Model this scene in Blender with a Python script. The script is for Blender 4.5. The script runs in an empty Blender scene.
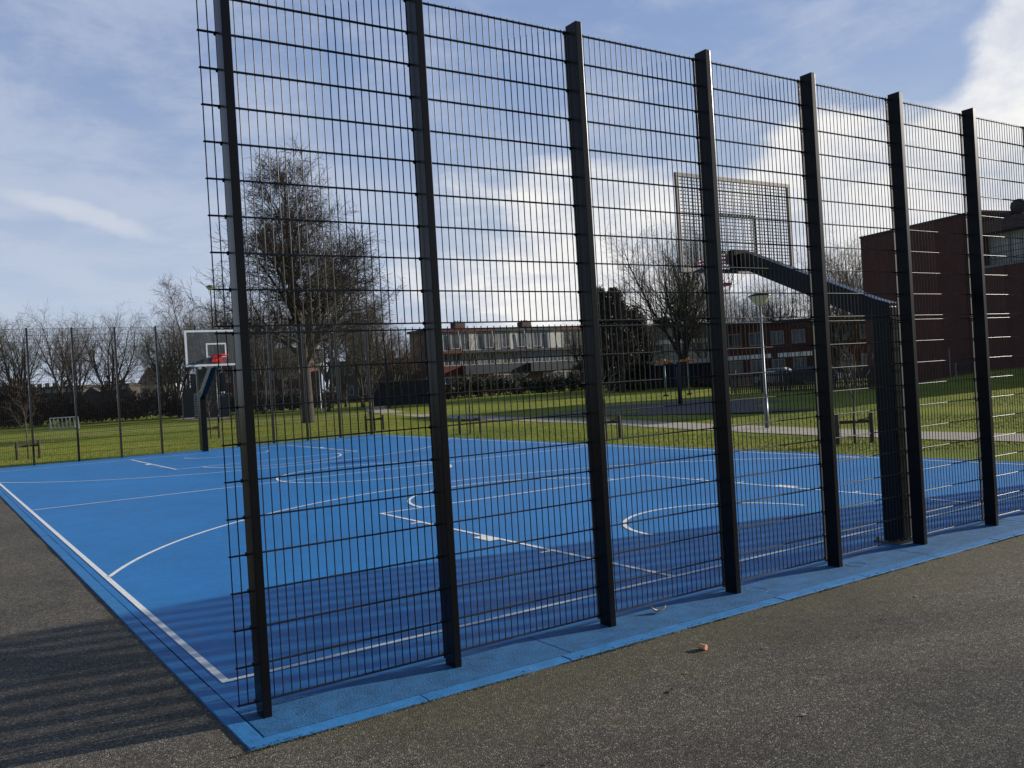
import bpy, bmesh, math, random
import numpy as np
from mathutils import Vector, Matrix
R = math.radians
PI = math.pi
scn = bpy.context.scene
C = scn.collection
rnd = random.Random(7)

# ------------------------------------------------------------------ camera
F = 892.58
CAM = Vector((-1.4013, -4.8581, 1.7558))
RT = Vector((0.83167453, -0.55211964, -0.05900312))
UP = Vector((0.05188208, -0.02852752, 0.99824568))
FW = Vector((0.55283426, 0.83327671, -0.00491951))
cd = bpy.data.cameras.new('camera'); cam = bpy.data.objects.new('camera', cd); C.objects.link(cam)
M3 = Matrix((RT, UP, -FW)).transposed()
cam.matrix_world = Matrix.Translation(CAM) @ M3.to_4x4()
cd.sensor_width = 36; cd.lens = F / 1024 * 36; cd.clip_end = 3000; cd.clip_start = .05
scn.camera = cam
FH = Vector((FW.x, FW.y, 0)).normalized(); RH = Vector((FH.y, -FH.x, 0))
def at(px, D, z=0):
    """ground position in the bearing of photo column px (near the horizon), D metres ahead"""
    y = 384 - 4.39 - .0591 * (px - 512)
    d = FW * F + RT * (px - 512) - UP * (y - 384)
    d = d * (D / F)
    return Vector((CAM.x + d.x, CAM.y + d.y, z))

# ------------------------------------------------------------------ materials
def mat(name):
    m = bpy.data.materials.new(name); m.use_nodes = True
    nt = m.node_tree; b = nt.nodes['Principled BSDF']
    return m, nt, b
def N(nt, t, **k):
    n = nt.nodes.new(t)
    for a, v in k.items(): setattr(n, a, v)
    return n
def noise(nt, scale, detail=4, rough=.6, coord=None, dist=0):
    n = N(nt, 'ShaderNodeTexNoise'); n.inputs['Scale'].default_value = scale
    n.inputs['Detail'].default_value = detail; n.inputs['Roughness'].default_value = rough
    n.inputs['Distortion'].default_value = dist
    if coord: nt.links.new(coord, n.inputs['Vector'])
    return n
def ramp(nt, src, stops):
    r = N(nt, 'ShaderNodeValToRGB'); e = r.color_ramp.elements
    while len(e) < len(stops): e.new(.5)
    for i, (p, c) in enumerate(stops):
        e[i].position = p; e[i].color = (c, c, c, 1) if isinstance(c, (int, float)) else (*c, 1)
    nt.links.new(src, r.inputs[0]); return r
def mix(nt, fac, a, b, mode='MIX'):
    m = N(nt, 'ShaderNodeMix', data_type='RGBA', blend_type=mode)
    for s, v in ((0, fac), (6, a), (7, b)):
        if isinstance(v, (int, float)): m.inputs[s].default_value = v
        elif isinstance(v, tuple): m.inputs[s].default_value = (*v, 1)
        else: nt.links.new(v, m.inputs[s])
    return m.outputs[2]
def bump(nt, b, src, strength, dist=.01):
    n = N(nt, 'ShaderNodeBump'); n.inputs['Strength'].default_value = strength; n.inputs['Distance'].default_value = dist
    nt.links.new(src, n.inputs['Height']); nt.links.new(n.outputs[0], b.inputs['Normal'])
def objco(nt): return N(nt, 'ShaderNodeTexCoord').outputs['Object']
def simple(name, c, rough=.6, metal=0, var=.25, scale=6, bmp=0, spec=.5):
    m, nt, b = mat(name); co = objco(nt)
    n = noise(nt, scale, 5, .6, co)
    dk = tuple(x * (1 - var) for x in c); lt = tuple(min(1, x * (1 + var)) for x in c)
    r = ramp(nt, n.outputs[0], [(.3, dk), (.7, lt)])
    nt.links.new(r.outputs[0], b.inputs['Base Color'])
    b.inputs['Roughness'].default_value = rough; b.inputs['Metallic'].default_value = metal
    b.inputs['Specular IOR Level'].default_value = spec
    if bmp: bump(nt, b, noise(nt, scale * 6, 3, .6, co).outputs[0], bmp)
    return m

def m_asphalt():
    m, nt, b = mat('asphalt'); co = objco(nt)
    v = N(nt, 'ShaderNodeTexVoronoi'); v.inputs['Scale'].default_value = 135; nt.links.new(co, v.inputs['Vector'])
    g = N(nt, 'ShaderNodeSeparateColor'); nt.links.new(v.outputs['Color'], g.inputs[0])
    base = ramp(nt, g.outputs[0], [(0, (.035, .029, .022)), (.55, (.106, .09, .068)), (.9, (.175, .15, .117)), (.985, (.42, .37, .3))])
    n1 = noise(nt, .55, 5, .65, co)
    patch = ramp(nt, n1.outputs[0], [(.28, .62), (.5, .95), (.72, 1.22)])
    c = mix(nt, 1, base.outputs[0], patch.outputs[0], 'MULTIPLY')
    n3 = noise(nt, 9, 5, .7, co)
    c = mix(nt, 1, c, ramp(nt, n3.outputs[0], [(.3, .72), (.72, 1.22)]).outputs[0], 'MULTIPLY')
    nb = noise(nt, 1.7, 8, .8, co, .8); c = mix(nt, 1, c, ramp(nt, nb.outputs[0], [(.36, .7), (.46, 1), (.6, 1), (.72, 1.25)]).outputs[0], 'MULTIPLY')
    # moss near the front kerb
    s = N(nt, 'ShaderNodeSeparateXYZ'); nt.links.new(co, s.inputs[0])
    n2 = noise(nt, 2.2, 6, .7, co)
    mr = N(nt, 'ShaderNodeMapRange'); nt.links.new(s.outputs['Y'], mr.inputs[0])
    mr.inputs[1].default_value = -1.7; mr.inputs[2].default_value = -.42; mr.inputs[3].default_value = -.1; mr.inputs[4].default_value = .4
    xr = N(nt, 'ShaderNodeMapRange'); nt.links.new(s.outputs['X'], xr.inputs[0])
    xr.inputs[1].default_value = -.4; xr.inputs[2].default_value = .6; xr.inputs[3].default_value = -.4; xr.inputs[4].default_value = 0
    ad = N(nt, 'ShaderNodeMath', operation='ADD'); nt.links.new(mr.outputs[0], ad.inputs[0]); nt.links.new(n2.outputs[0], ad.inputs[1])
    ad2 = N(nt, 'ShaderNodeMath', operation='ADD'); nt.links.new(ad.outputs[0], ad2.inputs[0]); nt.links.new(xr.outputs[0], ad2.inputs[1])
    ms = ramp(nt, ad2.outputs[0], [(.5, 0), (.85, .75)])
    moss = mix(nt, .6, c, (.075, .07, .018))
    c = mix(nt, ms.outputs[0], c, moss)
    nt.links.new(c, b.inputs['Base Color'])
    b.inputs['Roughness'].default_value = .85; b.inputs['Specular IOR Level'].default_value = .35
    ds = N(nt, 'ShaderNodeMath', operation='MULTIPLY_ADD'); nt.links.new(v.outputs['Distance'], ds.inputs[0]); ds.inputs[1].default_value = -1.0
    nt.links.new(n3.outputs[0], ds.inputs[2])
    bump(nt, b, ds.outputs[0], .7, .005)
    return m
def m_court(name, dark=1., base=(.009, .19, .5), rough=.55, grain=220, gs=.3, wear=.17):
    m, nt, b = mat(name); co = objco(nt)
    n1 = noise(nt, .35, 6, .65, co); n2 = noise(nt, 7, 6, .7, co); n3 = noise(nt, grain, 2, .5, co)
    a = tuple(x * dark for x in base)
    c = mix(nt, 1, a, ramp(nt, n1.outputs[0], [(.3, .88), (.7, 1.08)]).outputs[0], 'MULTIPLY')
    c = mix(nt, 1, c, ramp(nt, n2.outputs[0], [(.3, 1 - wear), (.7, 1 + wear)]).outputs[0], 'MULTIPLY')
    c = mix(nt, 1, c, ramp(nt, n3.outputs[0], [(.3, .82), (.7, 1.15)]).outputs[0], 'MULTIPLY')
    n4 = noise(nt, 3.1, 8, .75, co)
    c = mix(nt, ramp(nt, n4.outputs[0], [(.6, 0), (.8, .5)]).outputs[0], c, (.1, .17, .24))
    n5 = noise(nt, .9, 9, .8, co, 1.2)
    c = mix(nt, 1, c, ramp(nt, n5.outputs[0], [(.46, 1.), (.5, .86), (.54, 1.)]).outputs[0], 'MULTIPLY')
    nt.links.new(c, b.inputs['Base Color'])
    r = ramp(nt, n2.outputs[0], [(.3, rough - .08), (.7, rough + .12)]); nt.links.new(r.outputs[0], b.inputs['Roughness'])
    b.inputs['Specular IOR Level'].default_value = .4
    bump(nt, b, n3.outputs[0], gs, .003 if gs < .6 else .005)
    return m
def m_grass(name='grass_ground'):
    m, nt, b = mat(name); co = objco(nt)
    n1 = noise(nt, .16, 8, .68, co); n2 = noise(nt, 1.6, 6, .7, co); n3 = noise(nt, 25, 4, .7, co)
    c = ramp(nt, n1.outputs[0], [(.3, (.1, .15, .012)), (.5, (.21, .24, .02)), (.72, (.32, .28, .04))]).outputs[0]
    c = mix(nt, 1, c, ramp(nt, n2.outputs[0], [(.28, .72), (.72, 1.22)]).outputs[0], 'MULTIPLY')
    c = mix(nt, 1, c, ramp(nt, n3.outputs[0], [(.3, .65), (.7, 1.3)]).outputs[0], 'MULTIPLY')
    nt.links.new(c, b.inputs['Base Color']); b.inputs['Roughness'].default_value = .9
    b.inputs['Specular IOR Level'].default_value = .15
    bump(nt, b, n3.outputs[0], .8, .05)
    return m
def m_brick(name, c1, c2, scale=1.0, mortar=(.09, .08, .075)):
    m, nt, b = mat(name); co = objco(nt)
    # brick pattern laid in (along, height): each wall mesh is authored in its own local frame (x along, z up)
    s = N(nt, 'ShaderNodeSeparateXYZ'); nt.links.new(co, s.inputs[0])
    add = N(nt, 'ShaderNodeMath', operation='ADD'); nt.links.new(s.outputs['X'], add.inputs[0]); nt.links.new(s.outputs['Y'], add.inputs[1])
    k = N(nt, 'ShaderNodeCombineXYZ'); nt.links.new(add.outputs[0], k.inputs[0]); nt.links.new(s.outputs['Z'], k.inputs[1])
    br = N(nt, 'ShaderNodeTexBrick'); nt.links.new(k.outputs[0], br.inputs['Vector'])
    br.inputs['Color1'].default_value = (*c1, 1); br.inputs['Color2'].default_value = (*c2, 1); br.inputs['Mortar'].default_value = (*mortar, 1)
    br.inputs['Scale'].default_value = scale; br.inputs['Brick Width'].default_value = .22; br.inputs['Row Height'].default_value = .065
    br.inputs['Mortar Size'].default_value = .008
    n1 = noise(nt, .7, 6, .7, co)
    c = mix(nt, 1, br.outputs[0], ramp(nt, n1.outputs[0], [(.3, .75), (.7, 1.2)]).outputs[0], 'MULTIPLY')
    nt.links.new(c, b.inputs['Base Color']); b.inputs['Roughness'].default_value = .85
    return m
def m_leaf(name, c, c2, rough=.6):
    m, nt, b = mat(name); co = objco(nt)
    n1 = noise(nt, 1.3, 4, .7, co); n2 = noise(nt, 14, 2, .5, co)
    x = ramp(nt, n1.outputs[0], [(.35, c), (.68, c2)]).outputs[0]
    x = mix(nt, 1, x, ramp(nt, n2.outputs[0], [(.3, .6), (.7, 1.35)]).outputs[0], 'MULTIPLY')
    nt.links.new(x, b.inputs['Base Color']); b.inputs['Roughness'].default_value = rough
    return m
def m_glass(name, c, rough=.08):
    m, nt, b = mat(name); co = objco(nt)
    n1 = noise(nt, .9, 3, .5, co)
    nt.links.new(ramp(nt, n1.outputs[0], [(.4, tuple(x * .5 for x in c)), (.62, c)]).outputs[0], b.inputs['Base Color'])
    b.inputs['Roughness'].default_value = rough; b.inputs['Specular IOR Level'].default_value = .8
    return m
def m_perspex():
    m, nt, b = mat('scratched_perspex'); co = objco(nt)
    out = nt.nodes['Material Output']
    n1 = noise(nt, 3, 6, .75, co)
    tr = N(nt, 'ShaderNodeBsdfTransparent')
    b.inputs['Base Color'].default_value = (.1, .105, .095, 1); b.inputs['Roughness'].default_value = .4
    mx = N(nt, 'ShaderNodeMixShader')
    nt.links.new(ramp(nt, n1.outputs[0], [(.3, .35), (.75, .75)]).outputs[0], mx.inputs[0])
    nt.links.new(tr.outputs[0], mx.inputs[1]); nt.links.new(b.outputs[0], mx.inputs[2]); nt.links.new(mx.outputs[0], out.inputs[0])
    return m

MAT = {}
MAT['asphalt'] = m_asphalt()
MAT['court'] = m_court('blue_court_coating')
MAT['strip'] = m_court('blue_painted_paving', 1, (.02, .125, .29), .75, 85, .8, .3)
MAT['kerb'] = m_court('blue_painted_kerb', 1, (.028, .2, .47), .65, 110, .5, .2)
MAT['line'] = simple('worn_white_line_paint', (.84, .84, .8), .6, 0, .16, 14)
MAT['steel'] = simple('anthracite_coated_steel', (.0065, .0068, .0075), .26, 0, .2, 3, spec=.22)
MAT['wire'] = simple('anthracite_coated_wire', (.007, .0072, .008), .34, 0, .15, 3, spec=.5)
MAT['galv'] = simple('galvanised_steel', (.13, .12, .105), .55, .4, .2, 9)
MAT['gridsteel'] = simple('pale_grid_steel', (.3, .29, .27), .5, .2, .15, 9)
MAT['lampsteel'] = simple('grey_green_lamp_steel', (.2, .23, .25), .42, .3, .2, 5)
MAT['grass'] = m_grass()
MAT['path'] = simple('pale_concrete_path', (.36, .31, .235), .85, 0, .18, 2.5, .3)
MAT['rubber'] = simple('dark_play_surface', (.075, .064, .056), .9, 0, .25, 1.5, .3)
MAT['red'] = simple('red_rim_paint', (.75, .035, .025), .4, 0, .1, 8)
MAT['white'] = simple('white_paint', (.75, .75, .73), .5, 0, .1, 5)
MAT['persp'] = m_perspex()
MAT['bark'] = simple('grey_brown_bark', (.05, .04, .03), .9, 0, .4, 5, .5)
MAT['twig'] = simple('brown_twig_bark', (.075, .058, .042), .85, 0, .3, 3)
MAT['twigdark'] = simple('dark_brown_twig_bark', (.05, .038, .026), .85, 0, .3, 3)
MAT['twig2'] = simple('olive_twig_bark', (.1, .09, .05), .85, 0, .3, 3)
MAT['twig3'] = simple('reddish_twig_bark', (.085, .05, .036), .85, 0, .3, 3)
MAT['ever'] = m_leaf('evergreen_leaves', (.012, .022, .008), (.04, .05, .018))
MAT['hedge'] = m_leaf('hedge_leaves', (.03, .032, .015), (.09, .08, .04), .7)
MAT['hedgered'] = m_leaf('brown_hedge_leaves', (.03, .016, .01), (.08, .045, .025), .7)
MAT['brickdark'] = m_brick('dark_purple_brown_brick', (.18, .05, .03), (.13, .04, .026), 1, (.03, .024, .022))
MAT['brickred'] = m_brick('red_brown_brick', (.11, .045, .034), (.08, .034, .027))
MAT['brickpink'] = m_brick('pinkish_brick', (.2, .11, .09), (.15, .08, .065))
MAT['fasciared'] = simple('dark_red_panel_paint', (.1, .018, .016), .6, spec=.2)
MAT['brownfascia'] = simple('brown_fascia_board', (.09, .05, .042), .6, spec=.2)
MAT['fasciablue'] = simple('dark_blue_grey_panel_paint', (.03, .036, .05), .6, spec=.2)
MAT['panelwhite'] = simple('off_white_panel', (.42, .42, .4), .6)
MAT['panelgrey'] = simple('grey_panel', (.22, .22, .22), .6)
MAT['curtainbright'] = simple('bright_curtains', (.5, .48, .42), .6, 0, .3, 1.2)
MAT['glass'] = m_glass('window_glass', (.09, .1, .12))
MAT['curtain'] = simple('pale_curtain_glass', (.17, .18, .18), .35, 0, .45, 1.6)
MAT['roof'] = simple('bitumen_roof', (.05, .048, .047), .9)
MAT['rooftile'] = simple('dark_roof_tile', (.07, .055, .05), .85, 0, .3, 3)
MAT['woodfence'] = simple('dark_weathered_wood', (.045, .038, .032), .9, 0, .35, 4, .3)
MAT['stake'] = simple('weathered_wood_stake', (.07, .052, .037), .9, 0, .4, 6, .4)
MAT['strap'] = simple('black_rubber_strap', (.012, .012, .012), .7)
MAT['orange'] = simple('orange_play_paint', (.55, .2, .03), .5)
MAT['purple'] = simple('dark_violet_play_paint', (.018, .015, .035), .6)
MAT['darkpanel'] = simple('dark_grey_blue_panel', (.022, .026, .032), .6)
MAT['lampglobe'] = simple('milky_lamp_bowl', (.6, .62, .5), .3, 0, .06, 4)
MAT['peel'] = simple('pale_orange_cork', (.85, .42, .22), .7, 0, .2, 60)
MAT['leaflit'] = simple('dry_pale_leaf', (.5, .44, .36), .7, 0, .4, 60)
MAT['darkleaf'] = simple('dark_dead_leaf', (.05, .035, .02), .8, 0, .3, 60)
MAT['netred'] = simple('faded_red_net_cord', (.5, .07, .06), .7)
MAT['netwhite'] = simple('white_net_cord', (.7, .7, .7), .7)
MAT['joint'] = simple('dark_joint', (.012, .012, .013), .95)
MAT['moss'] = simple('brown_green_moss', (.06, .055, .02), .95, 0, .5, 60)
MAT['grit'] = simple('pale_grit_stone', (.3, .27, .21), .8, 0, .5, 40)
MAT['grassblade'] = m_leaf('grass_blades', (.12, .17, .015), (.28, .28, .035), .7)
MAT['carwhite'] = simple('pale_car_paint', (.5, .5, .5), .25)
MAT['carblue'] = simple('dark_blue_car_paint', (.03, .05, .1), .25)
MAT['tyre'] = simple('tyre_rubber', (.015, .015, .015), .8)

# ------------------------------------------------------------------ mesh helpers
class MB:
    def __init__(s): s.v = []; s.f = []
    def add(s, vs, fs):
        o = len(s.v); s.v += [tuple(p) for p in vs]; s.f += [tuple(i + o for i in f) for f in fs]
    def box(s, x0, x1, y0, y1, z0, z1):
        s.add([(x0,y0,z0),(x1,y0,z0),(x1,y1,z0),(x0,y1,z0),(x0,y0,z1),(x1,y0,z1),(x1,y1,z1),(x0,y1,z1)],
              [(3,2,1,0),(4,5,6,7),(0,1,5,4),(1,2,6,5),(2,3,7,6),(3,0,4,7)])
    def bbox(s, x0, x1, y0, y1, z0, z1, bv=.004):
        bm = bmesh.new(); bmesh.ops.create_cube(bm, size=1)
        for v in bm.verts:
            v.co = Vector(((x0+x1)/2 + v.co.x*(x1-x0), (y0+y1)/2 + v.co.y*(y1-y0), (z0+z1)/2 + v.co.z*(z1-z0)))
        bmesh.ops.bevel(bm, geom=bm.edges[:], offset=bv, segments=2, affect='EDGES', profile=.6)
        bm.verts.ensure_lookup_table()
        s.add([v.co[:] for v in bm.verts], [[v.index for v in f.verts] for f in bm.faces]); bm.free()
    def tube(s, pts, rs, n=8, cap=True):
        pts = [Vector(p) for p in pts]
        if isinstance(rs, (int, float)): rs = [rs] * len(pts)
        rings = []; prev = None
        for i, p in enumerate(pts):
            d = (pts[min(i+1, len(pts)-1)] - pts[max(i-1, 0)]).normalized()
            a = Vector((0, 0, 1)) if abs(d.z) < .9 else Vector((1, 0, 0))
            if prev is not None: a = prev
            x = (a - d * a.dot(d)).normalized(); y = d.cross(x); prev = x
            rings.append([p + (x * math.cos(2*PI*k/n) + y * math.sin(2*PI*k/n)) * rs[i] for k in range(n)])
        vs = [q for r in rings for q in r]
        fs = [(i*n+k, i*n+(k+1) % n, (i+1)*n+(k+1) % n, (i+1)*n+k) for i in range(len(pts)-1) for k in range(n)]
        if cap: fs += [tuple(range(n-1, -1, -1)), tuple((len(pts)-1)*n+k for k in range(n))]
        s.add(vs, fs)
    def lathe(s, prof, n=24, c=(0, 0, 0)):
        vs = []; m = len(prof)
        for k in range(n):
            a = 2*PI*k/n
            for r, z in prof: vs.append((c[0]+r*math.cos(a), c[1]+r*math.sin(a), c[2]+z))
        fs = [(k*m+i, ((k+1) % n)*m+i, ((k+1) % n)*m+i+1, k*m+i+1) for k in range(n) for i in range(m-1)]
        s.add(vs, fs)
    def torus(s, c, R_, r, n=32, m=8, ax='z'):
        pts = [Vector((c[0]+R_*math.cos(2*PI*k/n), c[1]+R_*math.sin(2*PI*k/n), c[2])) for k in range(n)]
        vs = []
        for k in range(n):
            a = 2*PI*k/n; o = Vector((math.cos(a), math.sin(a), 0))
            for j in range(m):
                b = 2*PI*j/m; vs.append(pts[k] + o*r*math.cos(b) + Vector((0, 0, r*math.sin(b))))
        s.add(vs, [(k*m+j, ((k+1) % n)*m+j, ((k+1) % n)*m+(j+1) % m, k*m+(j+1) % m) for k in range(n) for j in range(m)])
    def prism(s, poly, z0, z1):
        n = len(poly)
        s.add([(p[0], p[1], z0) for p in poly] + [(p[0], p[1], z1) for p in poly],
              [tuple(range(n-1, -1, -1)), tuple(range(n, 2*n))] + [(i, (i+1) % n, n+(i+1) % n, n+i) for i in range(n)])
    def build(s, name, material, parent=None, smooth=False):
        me = bpy.data.meshes.new(name); me.from_pydata(s.v, [], s.f); me.update()
        me.materials.append(material)
        if smooth: me.polygons.foreach_set('use_smooth', [True]*len(me.polygons))
        o = bpy.data.objects.new(name, me); C.objects.link(o)
        if parent: o.parent = parent
        return o
def tag(o, label=None, cat=None, group=None, kind=None):
    if label: o['label'] = label
    if cat: o['category'] = cat
    if group: o['group'] = group
    if kind: o['kind'] = kind
    return o
def thing(name, label, cat, loc=(0, 0, 0), rz=0, group=None):
    o = bpy.data.objects.new(name, None); C.objects.link(o); o.location = loc; o.rotation_euler = (0, 0, rz)
    o.empty_display_size = .1
    return tag(o, label, cat, group)
def struct(o, label=None, cat=None): return tag(o, label, cat, kind='structure')
def copy_tree(o, parent=None):
    c = o.copy(); C.objects.link(c)
    if parent: c.parent = parent
    for ch in [k for k in bpy.data.objects if k.parent == o]: copy_tree(ch, c)
    return c

def npmesh(name, V, Fq, material, parent=None, smooth=False):
    """V (n,3), Fq (m,k) arrays"""
    me = bpy.data.meshes.new(name); V = np.asarray(V, np.float32); Fq = np.asarray(Fq, np.int32); k = Fq.shape[1]
    me.vertices.add(len(V)); me.vertices.foreach_set('co', V.ravel())
    me.loops.add(Fq.size); me.loops.foreach_set('vertex_index', Fq.ravel())
    me.polygons.add(len(Fq)); me.polygons.foreach_set('loop_start', np.arange(0, Fq.size, k, dtype=np.int32))
    if smooth: me.polygons.foreach_set('use_smooth', np.ones(len(Fq), bool))
    me.update(calc_edges=True); me.materials.append(material)
    o = bpy.data.objects.new(name, me); C.objects.link(o)
    if parent: o.parent = parent
    return o
def segmesh(name, segs, material, parent=None, n=3, smooth=True):
    S = np.array(segs, np.float64)  # p0(3) p1(3) r0 r1
    p0, p1, r0, r1 = S[:, :3], S[:, 3:6], S[:, 6], S[:, 7]
    d = p1 - p0; d /= np.linalg.norm(d, axis=1, keepdims=True) + 1e-9
    a = np.where(np.abs(d[:, 2:3]) < .9, np.array([[0, 0, 1.]]), np.array([[1., 0, 0]]))
    x = np.cross(a, d); x /= np.linalg.norm(x, axis=1, keepdims=True); y = np.cross(d, x)
    V = []
    for p, r in ((p0, r0), (p1, r1)):
        for k in range(n):
            t = 2*PI*k/n; V.append(p + (x*math.cos(t) + y*math.sin(t)) * r[:, None])
    V = np.stack(V, 1).reshape(-1, 3)
    b = np.arange(len(S))[:, None] * 2*n
    Fq = np.concatenate([b + np.array([[k, (k+1) % n, n+(k+1) % n, n+k]]) for k in range(n)], 0)
    return npmesh(name, V, Fq, material, parent, smooth)

# ------------------------------------------------------------------ ground
CX1 = 12.77; CY1 = 26.05
# hole-free sheet of grass, everything else is laid on top of it
def sheet(name, poly, z, m, kind='structure', holes=False):
    b = MB(); b.add([(p[0], p[1], z) for p in poly], [tuple(range(len(poly)))])
    return tag(b.build(name, m), kind=kind)
# grass ground as a grid with a soft mound at the right
def ground():
    xs = np.concatenate([np.linspace(-400, -30, 12), np.linspace(-25, 75, 101), np.linspace(85, 600, 18)])
    ys = np.concatenate([np.linspace(-300, -30, 10), np.linspace(-25, 110, 136), np.linspace(120, 900, 20)])
    X, Y = np.meshgrid(xs, ys, indexing='ij')
    c = at(1010, 43)
    Z = .95*np.exp(-(((X-c.x)/9)**2 + ((Y-c.y)/3.6)**2)) - .075
    Z += np.where(X > 24, .05*np.sin(X*.4+1)*np.cos(Y*.33), 0)
    V = np.stack([X, Y, Z], -1).reshape(-1, 3); ny = len(ys)
    i, j = np.meshgrid(np.arange(len(xs)-1), np.arange(ny-1), indexing='ij')
    a = (i*ny+j).ravel(); Fq = np.stack([a, a+ny, a+ny+1, a+1], 1)
    return struct(npmesh('grass_field', V, Fq, MAT['grass'], smooth=True), 'green park grass field around the blue court')
ground()
# asphalt apron in front of and left of the court, ends at the far left grass
b = MB()
pol = [(-60, -60), (60, -60), (60, -.40), (-.13, -.40), (-.13, 26.17), (-60, 26.17)]
def sub(x0, x1, y0, y1, nx, ny, z):
    for i in range(nx):
        for j in range(ny):
            xa, xb = x0+(x1-x0)*i/nx, x0+(x1-x0)*(i+1)/nx; ya, yb = y0+(y1-y0)*j/ny, y0+(y1-y0)*(j+1)/ny
            b.add([(xa, ya, z), (xb, ya, z), (xb, yb, z), (xa, yb, z)], [(0, 1, 2, 3)])
sub(-60, -.13, -60, -.40, 4, 4, -.009); sub(-.13, 16.3, -60, -.40, 4, 4, -.009); sub(-60, -.13, -.40, 27.0, 4, 4, -.009)
struct(b.build('asphalt_ground', MAT['asphalt']), 'grey rough asphalt pavement outside the fence')
# dark bed under joints
sheet('joint_bed', [(-.125, -.395), (CX1+.12, -.395), (CX1+.12, CY1+.12), (-.125, CY1+.12)], -.012, MAT['joint'])
# court surface, gap of 8 mm to the kerb
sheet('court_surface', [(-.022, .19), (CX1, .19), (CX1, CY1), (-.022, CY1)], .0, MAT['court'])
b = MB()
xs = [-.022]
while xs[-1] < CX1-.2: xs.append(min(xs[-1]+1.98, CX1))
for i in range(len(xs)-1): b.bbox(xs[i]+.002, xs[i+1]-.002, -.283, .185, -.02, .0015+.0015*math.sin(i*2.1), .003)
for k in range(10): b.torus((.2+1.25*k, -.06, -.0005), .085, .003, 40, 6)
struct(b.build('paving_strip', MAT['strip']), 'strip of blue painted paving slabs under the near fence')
b = MB()
def kerbrun(x0, y0, x1, y1, w, ln, side):
    L = math.hypot(x1-x0, y1-y0); n = max(1, round(L/ln)); ux, uy = (x1-x0)/L, (y1-y0)/L
    for i in range(n):
        a, c = L*i/n+.003, L*(i+1)/n-.003; dz = rnd.uniform(-.0025, .0025)
        if abs(ux) > .5: b.bbox(x0+a, x0+c, y0, y0+w, -.12, .002+dz, .004)
        else: b.bbox(x0, x0+w, y0+a, y0+c, -.12, .002+dz, .004)
kerbrun(-.13, -.40, CX1+.12, -.40, .105, 1.0, 0)
kerbrun(-.13, -.292, -.13, CY1+.12, .1, 1.0, 0)
kerbrun(CX1+.01, -.292, CX1+.01, CY1+.12, .1, 1.0, 0)
kerbrun(-.022, CY1+.01, CX1, CY1+.01, .1, 1.0, 0)
struct(b.build('kerb', MAT['kerb']), 'raised blue painted kerb stones round the court')
# ring-shaped concrete footings showing in the paving beside every post
# ------------------------------------------------------------------ court lines
LW = .05
ZL = .0045
b = MB()
def line(x0, y0, x1, y1, w=LW, z=ZL):
    L = math.hypot(x1-x0, y1-y0); nx, ny = -(y1-y0)/L*w/2, (x1-x0)/L*w/2
    b.add([(x0-nx, y0-ny, z), (x1-nx, y1-ny, z), (x1+nx, y1+ny, z), (x0+nx, y0+ny, z)], [(0, 1, 2, 3)])
def arc(cx, cy, r, a0, a1, w=LW, z=ZL, n=64):
    vs = []
    for i in range(n+1):
        a = a0+(a1-a0)*i/n
        vs += [(cx+(r-w/2)*math.cos(a), cy+(r-w/2)*math.sin(a), z), (cx+(r+w/2)*math.cos(a), cy+(r+w/2)*math.sin(a), z)]
    b.add(vs, [(2*i, 2*i+1, 2*i+3, 2*i+2) for i in range(n)])
XC = 6.31; Y0 = .755; Y1 = 24.3; X0 = .077; X1 = 12.54
line(X0-.025, Y0, X1+.025, Y0); line(X0-.025, Y1, X1+.025, Y1)
line(X0, Y0+.025, X0, Y1-.025); line(X1, Y0+.025, X1, Y1-.025)
YM = (Y0+Y1)/2
line(X0+.025, YM, X1-.025, YM); arc(XC, YM, 1.8, 0, 2*PI, z=ZL+.003)
for s, yb in ((1, Y0), (-1, Y1)):
    hy = yb + s*1.575
    for sx in (-1, 1):
        line(XC+sx*2.45, yb+s*.025, XC+sx*2.45, yb+s*5.775)
        for k, dd in enumerate((1.75, 2.9, 3.75, 4.6)):
            y = yb+s*dd
            if k == 1: line(XC+sx*2.475, y, XC+sx*2.6, y, .35)
            else: line(XC+sx*2.475, y, XC+sx*2.6, y, .05)
    line(XC-2.475, yb+s*5.8, XC+2.475, yb+s*5.8)
    if s > 0: arc(XC, yb+5.8, 1.8, .014, PI-.014, z=ZL)
    else: arc(XC, yb-5.8, 1.8, PI+.014, 2*PI-.014, z=ZL)
    a = math.asin(0)
    # three point arc cut off at the side lines
    th = math.acos((XC-X0-.025)/6.75)
    arc(XC, hy, 6.75, s*th, s*(PI-th), n=96)
    arc(XC, hy, 1.25, 0, s*PI)
struct(b.build('court_lines', MAT['line']), 'white basketball markings painted on the blue court')

# ------------------------------------------------------------------ paths, play surface
def ribbon(name, cl, w, z, m, label):
    b = MB(); vs = []
    n = len(cl); P = [Vector((*p, 0)) for p in cl]
    # smooth
    Q = []
    for i in range(n-1):
        p0, p1, p2, p3 = P[max(i-1, 0)], P[i], P[i+1], P[min(i+2, n-1)]
        for k in range(8):
            t = k/8; Q.append(.5*((2*p1)+(-p0+p2)*t+(2*p0-5*p1+4*p2-p3)*t*t+(-p0+3*p1-3*p2+p3)*t**3))
    Q.append(P[-1])
    for i, q in enumerate(Q):
        d = (Q[min(i+1, len(Q)-1)]-Q[max(i-1, 0)]).normalized(); nn = Vector((-d.y, d.x, 0))
        wi = w*(1+.04*math.sin(i*1.7)); vs += [q-nn*wi/2+Vector((0, 0, z)), q+nn*wi/2+Vector((0, 0, z))]
    b.add(vs, [(2*i, 2*i+1, 2*i+3, 2*i+2) for i in range(len(Q)-1)])
    return struct(b.build(name, m), label)
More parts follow.
